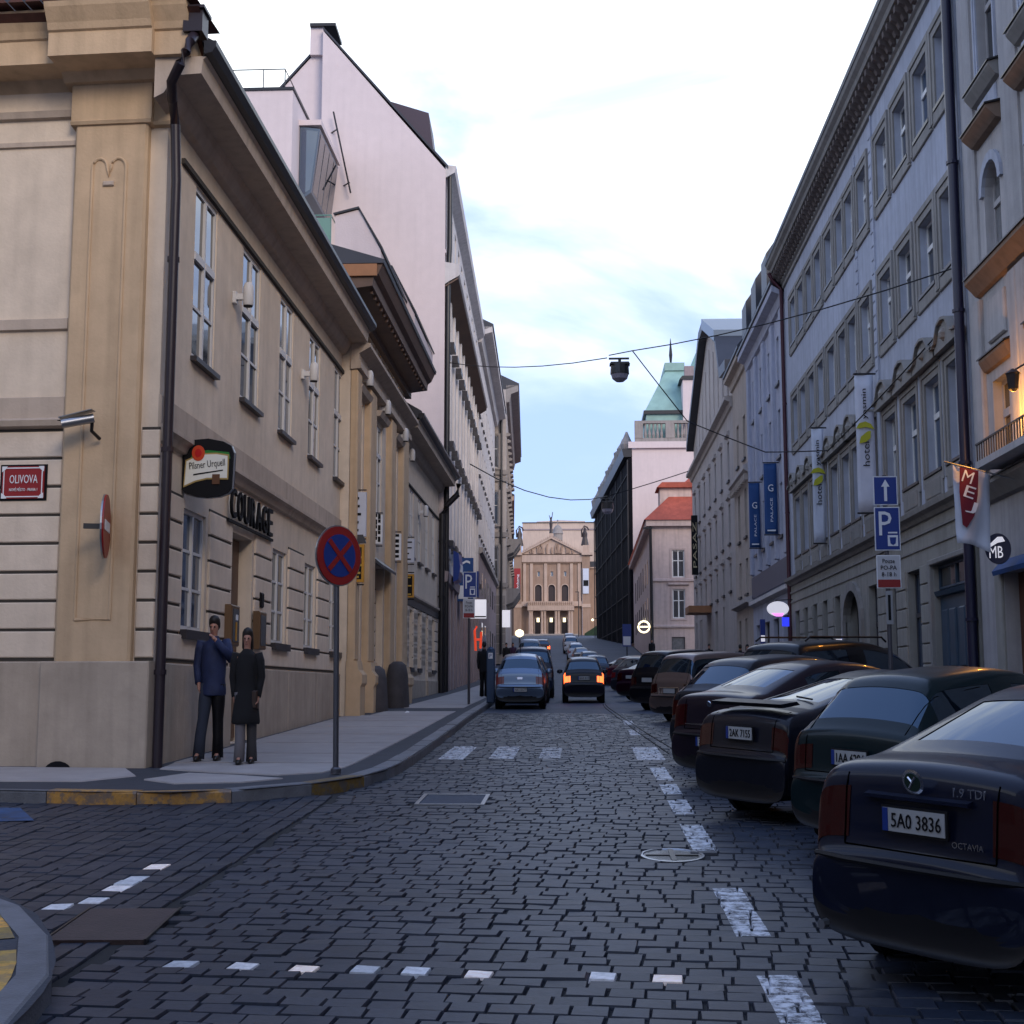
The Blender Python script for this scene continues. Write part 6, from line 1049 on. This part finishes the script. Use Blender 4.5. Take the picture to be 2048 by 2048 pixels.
board('wall_board', 'white hanging board with five print lines above the amber case', -5.06, -4.66, 29.5, 4.97, 5.94, m_bannerw, lines=5); t = board('wall_board', 'amber lit style case with black panel beside the no stopping sign', -4.98, -4.69, 29.5, 3.98, 4.80, m_yel, dark=.32, lines=8, ink=M('amber print', (.5,.32,.05), .5)); MB().prism([(-.22,.44),(.18,.44),(.12,.62),(-.12,.62)], 'y', -.06, .06).build('hood', m_framed, t)
t = board('wall_board', 'tall narrow white board with dark squares between the portal windows', -5.07, -4.84, 33.2, 5.2, 5.91, m_whitep, dark=.0)
for k in range(5):
    for j in range(2): MB().box(-.075+.085*j, -.012+.085*j, -.058, -.052, .30-.14*k-.05*((k+j)%2), .38-.14*k).build('print_block', m_ink, t)
t = board('wall_board', 'smaller white board with dark squares at the far portal pilaster', -5.03, -4.83, 36.6, 5.12, 5.83, m_whitep)
for k in range(5): MB().box(-.06, .05, -.058, -.052, .27-.14*k-.02*(k%2), .34-.14*k).build('print_block', m_ink, t)
board('wall_board', 'grey white board with four short print lines past the portal', -5.02, -4.66, 38.1, 5.19, 5.85, m_bannerw, lines=4); board('wall_board', 'amber rimmed case with black panel hanging past the portal', -4.95, -4.68, 38.3, 4.23, 4.88, m_yel, dark=.34, lines=3, ink=M('amber print', (.5,.32,.05), .5))
for k, (x, y, h, lb) in enumerate([(-4.78,31.9,1.05,'left grey stone guard post at the portal gate'),(-4.62,34.55,1.15,'right grey stone guard post at the portal gate, rounder one')]):
    tag(MB().lathe([(.30,0),(.31,.1),(.27,h*.7),(.22,h*.92),(.10,h)], 0, 0, 14, sy=1.4).build('guard_post', m_plast if False else M('dark guard stone', (.06,.055,.06), .8, var=.2, bump=.3, scale=5), None, (x, y, gz(y)+.12), 0, 45), lb, 'guard stone', 'guard stones at the portal')
# banners on the right
def banner(label, x0, x1, y, z0, z1, mt, txt=None, leaf=False, tm=None, g=None):
    t = thing('banner', label, 'banner', ((x0+x1)/2, y, (z0+z1)/2), 0, g); w_, h_ = x1-x0, z1-z0; q = MB(); n = 10
    for i in range(n+1):
        z = h_/2 - h_*i/n
        for s in range(5): q.v.append((-w_/2+w_*s/4, .02*math.sin(i*.9+s*1.3), z))
    for i in range(n):
        for s in range(4): q.f.append([i*5+s, i*5+s+1, i*5+s+6, i*5+s+5]); q.m.append(0)
    c = q.build('cloth', mt, t, smooth=True); c.modifiers.new('thick', 'SOLIDIFY').thickness = .008
    for z in (h_/2+.03, -h_/2-.03): MB().tube([(-w_/2-.03,0,z),(w_/2+.12,0,z)], .025, 6).build('rod', m_black, t)
    if leaf:
        ob('lettering', text_mesh('hotel', .62, .17, m_ink, .004), t, (0,-.045,-.28), (0, R(-90), 0)); ob('lettering', text_mesh('yasmin', .78, .15, m_ink, .004), t, (0,-.045,1.0), (0, R(-90), 0))
        l = [(-.24,.36),(-.16,.50),(.0,.55),(.14,.48),(.22,.34),(.02,.40)]; MB().prism(l, 'y', -.050, -.042).prism([(-.17,-.02),(-.12,.16),(.06,.30),(.13,.30),(.12,.12),(.0,.02)], 'y', -.050, -.042).build('leaf_print', m_lime, t)
    if txt: ob('lettering', text_mesh('G', .20, .27, m_whitep, .004), t, (0,-.045,h_*.15)); ob('lettering', text_mesh(txt, .9, .09, m_whitep, .004), t, (.02,-.045,-h_*.16), (0, R(-90), 0)); MB().box(-w_*.32,w_*.32,-.048,-.04,-h_*.46,-h_*.44).build('print_line', m_whitep, t)
    return t
banner('long white hotel banner with lime leaf, nearer of the two', 6.94, 7.40, 34.7, 6.1, 9.6, m_bannerw, leaf=True, g='hotel banners'); banner('white hotel banner with lime leaf, farther and smaller of the two', 7.04, 7.40, 42.0, 6.1, 9.6, m_bannerw, leaf=True, g='hotel banners')
banner('navy banner with white letter G, upper nearer one', 6.92, 7.41, 52.2, 7.5, 10.2, m_navy, 'PALACE', g='navy banners on the lilac building'); banner('navy banner with white letter G, farther one hanging crooked', 6.95, 7.40, 57.2, 7.5, 10.2, m_navy, 'PALACE', g='navy banners on the lilac building')
t = thing('vertical_sign', 'tall dark vertical sign with gold letters on the cream building end', 'sign', (7.2, 88, 10.8)); MB().box(-.2,.2,-.1,.1,-1.9,1.9).build('case', m_ink, t); ob('lettering', text_mesh('PASAZ', 2.9, .24, M('gold letter', (.5,.42,.25), .4), .01), t, (0,-.11,0), (0, R(-90), 0))
t = thing('lit_oval_sign', 'glowing white oval sign with magenta edge by the lilac building', 'sign', (6.90, 49.0, 4.5)); MB().prism([(p[0]*1.05-.02, p[1]*.72) for p in disc(.36,0,0)[0]], 'y', -.06, .06).build('face', m_lit, t); MB().prism([(-.25,-.16),(.18,-.16),(.12,-.27),(-.1,-.27)], 'y', -.066, -.061).build('magenta_band', M('lit magenta', (.6,.1,.5), .4, emit=(.9,.25,.9), estr=1.2), t); MB().tube([(-.1,0,.30),(.5,0,.32)], .02, 6).build('arm', m_black, t); MB().box(.12,.36,-.05,.05,-.62,-.30).build('blue_box', M('lit blue', (.02,.03,.5), .4, emit=(.03,.05,.9), estr=.8), t)
t = thing('lit_sign', 'glowing yellow strip panel with blue top at the lilac building shop', 'sign', (7.3, 56.5, 3.3)); MB().box(-.10,.10,-.08,.08,-.9,.15).build('yellow_face', m_lity, t); MB().box(-.10,.10,-.08,.08,.152,1.2).build('blue_face', m_bluep, t); MB().box(-.08,.08,-.086,-.081,.3,.55).build('print', m_lit, t)
t = thing('light_box', 'narrow glowing white light box beside the hotel passage arch', 'sign', (7.30, 39.85, 2.75)); MB().box(-.07,.07,-.1,.1,-.36,.36).build('face', m_lit, t); MB().box(.072,.12,-.12,.12,-.4,.4).build('case', m_bluep, t)
t = thing('round_sign', 'dark round sign with glowing white letters MB over the brown door', 'sign', (7.12, 23.9, 4.08), R(-20)); MB().prism([(p[0], p[1]*1.25) for p in disc(.21,0,0)[0]], 'y', -.05, .07).build('case', M('dark blue case', (.012,.014,.05), .4), t); ob('lettering', text_mesh('MB', .22, .20, m_lit, .004), t, (-.03,-.055,-.06)); MB().prism([(-.15,.06),(.0,.20),(.08,.20),(.12,.12),(.0,.10),(-.12,.03)], 'y', -.058, -.052).build('arc_print', m_lit, t)
fg = thing('flag', 'pale flag with dark red curved panel slung from a thin pole on the right', 'flag', (6.55, 23.4, 5.38)); MB().tube([(-.42,0,.14),(.62,0,-.14),(.95,0.1,-.22)], .013, 6).build('pole', m_steel, fg); q = MB(); n = 12
for i in range(n+1):
    for s in range(9):
        u = s/8; x = -.27+.62*u; zt = .08-.17*u; zb = -1.25-.18*u+.05*math.sin(u*3); q.v.append((x - .08*(i/n)*(u-.3), .05*math.sin(u*7+i*.25)+.02*math.sin(i*.8), zt+(zb-zt)*i/n))
for i in range(n):
    for s in range(8): q.f.append([i*9+s, i*9+s+1, i*9+s+10, i*9+s+9]); q.m.append(0)
c = q.build('cloth', m_bannerw, fg, smooth=True); c.modifiers.new('thick', 'SOLIDIFY').thickness = .006
MB().prism([(-.18,.03),(.13,-.04),(.10,-.45),(.03,-.80),(-.10,-1.0),(-.17,-.95),(-.20,-.4)], 'y', -.085, -.080).build('red_panel', m_maroon, fg)
for k, c_ in enumerate('MEJ'): ob('letter', text_mesh(c_, .17, .20, m_whitep, .003), fg, (-.05+.02*k,-.09,-.14-.26*k), (0, R(20), 0))
# span wires with hanging street lamps
def wire(label, pts, r=.016):
    t = thing('span_wire', label, 'wire', pts[0]); o = Vector(pts[0]); P_ = []
    for a, b in zip(pts, pts[1:]):
        a, b = Vector(a), Vector(b); L = (b-a).length
        for k in range(6): u = k/6; P_.append(a+(b-a)*u-o-Vector((0,0,4*u*(1-u)*L*L*.0012)))
    P_.append(Vector(pts[-1])-o); MB().tube(P_, r, 5).build('cable', m_ink, t); return t
def lamp(label, loc, s=1.0):
    t = thing('street_lamp', label, 'street lamp', loc); MB().lathe([(.26*s,0),(.27*s,-.12*s),(.28*s,-.28*s),(.05*s,-.03*s)][:3], 0, 0, 12).prism([(-.30*s,.0),(.30*s,.0),(.26*s,.06*s),(-.26*s,.06*s)], 'y', -.2*s, .2*s).build('housing', m_black, t); MB().lathe([(.26*s,-.285*s),(.22*s,-.42*s),(.12*s,-.50*s)], 0, 0, 12).build('glass_bowl', M('lamp bowl glass', (.25,.24,.30), .15, spec=.8), t); MB().tube([(0,0,.06*s),(0,0,.20*s)], .05*s, 6).box(-.32*s,.28*s,-.03,.03,.17*s,.22*s).build('hanger', m_black, t); return t
LP = (1.10, 38, 10.72)
wire('span wire from the pink gabled building to the first hanging lamp', [(-5.05,50.6,13.9),(LP[0]-.35,LP[1]+.3,LP[2]+.28)]); wire('taut span wire from the first hanging lamp up to the grey hotel', [(LP[0]-.3,LP[1],LP[2]+.28),(LP[0]+.35,LP[1]-.3,LP[2]+.33),(7.45,26.75,9.95)]); wire('slack cable looping from the first hanging lamp to the grey hotel front', [(LP[0]+.35,LP[1]-.3,LP[2]+.33),(3.0,38.5,9.2),(4.9,36.5,7.95),(6.1,34.0,7.55),(7.4,28.2,9.0)])
lamp('dark street lamp hanging on the nearer span wire in the sky', LP, .95)
L2 = (1.75, 92, 14.1); wire('farther span wire with the second lamp across the street', [(-5.5,66,12.6),(L2[0],L2[1],L2[2]+.45),(7.3,91,16.1)], .03); lamp('small far street lamp hanging before the black sheeted building', L2, 1.5)
for k, (x, y, h, lb) in enumerate([(5.2,103,10,'tall thin lamp post on the corner before the rose house'),(-0.6,250,8,'distant dark lamp post before the theatre')]):
    t = thing('lamp_post', lb, 'lamp post', (x, y, gz(y))); MB().tube([(0,0,0),(0,0,h)], [.11,.06], 8).build('pole', m_black, t); MB().box(-.6,.1,-.1,.1,h,h+.12).build('head', m_black, t)
t = thing('glowing_ring_sign', 'small glowing ring shaped sign at the far rose house corner', 'sign', (4.6, 103.5, 6.3)); q = MB(); q.tube([(.42*math.cos(R(k*30)),0,.42*math.sin(R(k*30))) for k in range(13)], .08, 6, caps=False); q.box(-.3,.3,-.05,.05,-.06,.06); q.build('ring', m_litw, t)
t = thing('street_sign', 'far blue and white parking board by the black sheeting', 'sign', (3.6, 112, 6.0)); MB().box(-.35,.35,-.04,.04,-.9,.9).build('plate', m_bluep, t); MB().box(-.3,.3,-.05,-.041,-.8,-.1).build('field', m_whitep, t); MB().tube([(0,.06,-2.2),(0,.06,.9)], .05, 6).build('pole', m_black, t)
t = thing('globe_light', 'round white globe light on the far left pavement', 'lamp', (-4.75, 105, 5.9)); MB().lathe([(.05,-.3),(.28,-.18),(.34,0),(.28,.18),(.05,.3)], 0, 0, 12).build('globe', m_litw, t); MB().tube([(0,0,-2.1),(0,0,-.3)], .05, 6).build('pole', m_black, t)
t = thing('shop_sign', 'blue curved shop sign on the pink building shop front', 'sign', (-4.85, 52.5, 6.3)); MB().prism([(0,-.6),(.2,-.5),(.26,0),(.2,.5),(0,.6)], 'y', -.7, .7).build('case', m_bluep, t); MB().box(.20,.27,-.4,.4,-.2,.1).build('stripe', m_whitep, t)
t = thing('shop_sign', 'dark projecting shop sign with white letter C behind the parking sign', 'sign', (-4.80, 57, 6.2)); MB().box(-.36,.30,-.1,.1,-.9,.9).build('case', m_navy, t); ob('letter', text_mesh('C', .42, .7, m_whitep, .01), t, (-.03,-.11,.45)); MB().box(-.30,.2,-.12,-.105,-.8,-.25).build('field', m_whitep, t)
t = thing('shop_sign', 'plain white glowing box sign over the mauve ground floor', 'sign', (-5.0, 66, 5.5)); MB().box(-.42,.42,-.12,.12,-.45,.45).build('case', m_lit, t); MB().box(-.42,.42,-.13,-.121,-.40,-.34).build('line', m_ink, t)
t = thing('shop_sign', 'glowing red letter sign on the shop beyond the pink building', 'sign', (-4.72, 62, 3.9)); MB().tube([(-.05,0,-.5),(-.1,0,.4),(0,0,.6)], .06, 6).tube([(.16,0,-.4),(.2,0,.35)], .06, 6).tube([(-.08,0,0),(.19,0,.0)], .06, 6).build('tube_letter', m_litr, t)
t = thing('shop_sign', 'bright white square sign on the far ornate corner building', 'sign', (-5.1, 97, 6.6)); MB().box(-.50,.05,-.1,.1,-.6,.6).build('case', m_lit, t)
# things in the roadway
t = thing('manhole_cover', 'round iron manhole cover set among the setts', 'manhole cover', (.68, 10.9, gz(10.9)-.004), (slope(10.9),0,0)); q = MB().lathe([(.33,-.03),(.33,.006),(.30,.008),(.29,.0)], 0, 0, 24, sx=.75); q.build('frame', m_steel, t); q = MB().lathe([(.285,-.01),(.285,.0)], 0, 0, 24, sx=.75); q.box(-.20,.20,-.02,.02,0,.008).box(-.02,.02,-.27,-.021,0,.008).box(-.02,.02,.021,.27,0,.008); q.build('lid', m_black, t)
t = thing('drain_cover', 'rectangular steel framed drain cover near the crossing', 'drain cover', (-1.33, 14.35, gz(14.35)-.002), (slope(14.3),0,0)); MB().box(-.35,.35,-.45,-.40,-.03,.012).box(-.35,.35,.40,.45,-.03,.012).box(-.35,-.31,-.399,.399,-.03,.012).box(.31,.35,-.399,.399,-.03,.012).build('frame', m_steel, t); MB().box(-.309,.309,-.399,.399,-.03,.004).build('lid', m_asph, t)
t = thing('iron_plate', 'rusty brown iron plate lying flat in the setts by the left corner', 'plate', (-2.74, 8.2, gz(8.2)+.004), (slope(8.2),0,R(4))); MB().box(-.27,.27,-.44,.44,-.03,.006).build('lid', M('rusty iron', (.055,.032,.028), .65, var=.25, bump=.4, scale=5), t)
for s_ in (-1, 1): MB().box(s_*.2785-.0065, s_*.2785+.0065,-.45,.45,-.03,.012).build('edge', m_black, t)
sm = MB(); P_ = [(1.25,20.5),(1.0,26),(.78,32),(.62,38),(.60,41)]
for dx in (0, .16): sm.tube([(x+dx*(1-i*.15), y, gz(y)+.002) for i, (x, y) in enumerate(P_)], .014, 5)
struct(sm.build('road_seam', m_dirt)); bl_ = MB(); bl_.add([(-5.4,12.5,gz(12.5)+.008),(-5.0,12.6,gz(12.6)+.008),(-5.5,13.5,gz(13.5)+.008),(-5.9,13.5,gz(13.5)+.008)], [(0,1,2,3)]); struct(bl_.build('blue_marking', M('blue road paint', (.02,.09,.24), .6, var=.4, scale=6)))

fr('cellar_vent', MB().prism([(.17*math.cos(R(a))-1.02, .72+.13*math.sin(R(a))) for a in range(0,181,20)], 'y', -.215, -.19), m_ink)
tag(MB().add([(-.05,-.03,0),(.06,-.04,.01),(.05,.05,.03),(-.04,.04,.005),(0,0,.045)], [(0,1,4),(1,2,4),(2,3,4),(3,0,4)]).build('paper_scrap', m_whitep, None, (-3.9, 30.8, gz(30.8)+.137)), 'crumpled white paper scrap on the left pavement before the guard posts', 'litter')
# ---------------------------------------------------------------- the street goes on behind the camera (unseen blocks added to shade the foreground and show in the panes)
def back_building(label, X, Y0, Y1, zt, wm, side):
    root = thing('street_building', label, 'building', (X, Y1 if side > 0 else Y0, 0), R(-90) if side > 0 else R(90), 'buildings of the street behind the camera'); L = Y1 - Y0; n = int(L/2.6); hs = []
    for f in range(4): hs += [(0.8+2.6*k, 1.9+2.6*k, 1.5+f*3.9, 3.7+f*3.9) for k in range(n)]
    wall(root, L, -3, zt, hs, wm, D=9, d=0.2)
    for h in hs: ob('window', cm('bkw', lambda: MB().box(0, 1.1, 0.1, 0.14, 0, 2.2).mesh('window', m_glass)), root, (h[0], 0, h[2]))
    profile(root, 'cornice', 0, L, [(0,zt-0.6),(-0.5,zt-0.2),(-0.5,zt),(0,zt+.02)], m_trim); return root
back_building('pale building continuing the right side of the street behind the camera', 7.5, -55, 10.9, 11.5, m_fluted, 1)  # unseen block kept low so the sun reaches the left walls
back_building('unseen grey brown building added to close the side street on the left', -36, -12, 30, 17, m_trim, -1)  # added out of view so car paint mirrors a dull wall, not sky
back_building('tan building on the opposite left corner behind the camera', -6.2, -55, 3.4, 17.5, m_tan, -1)
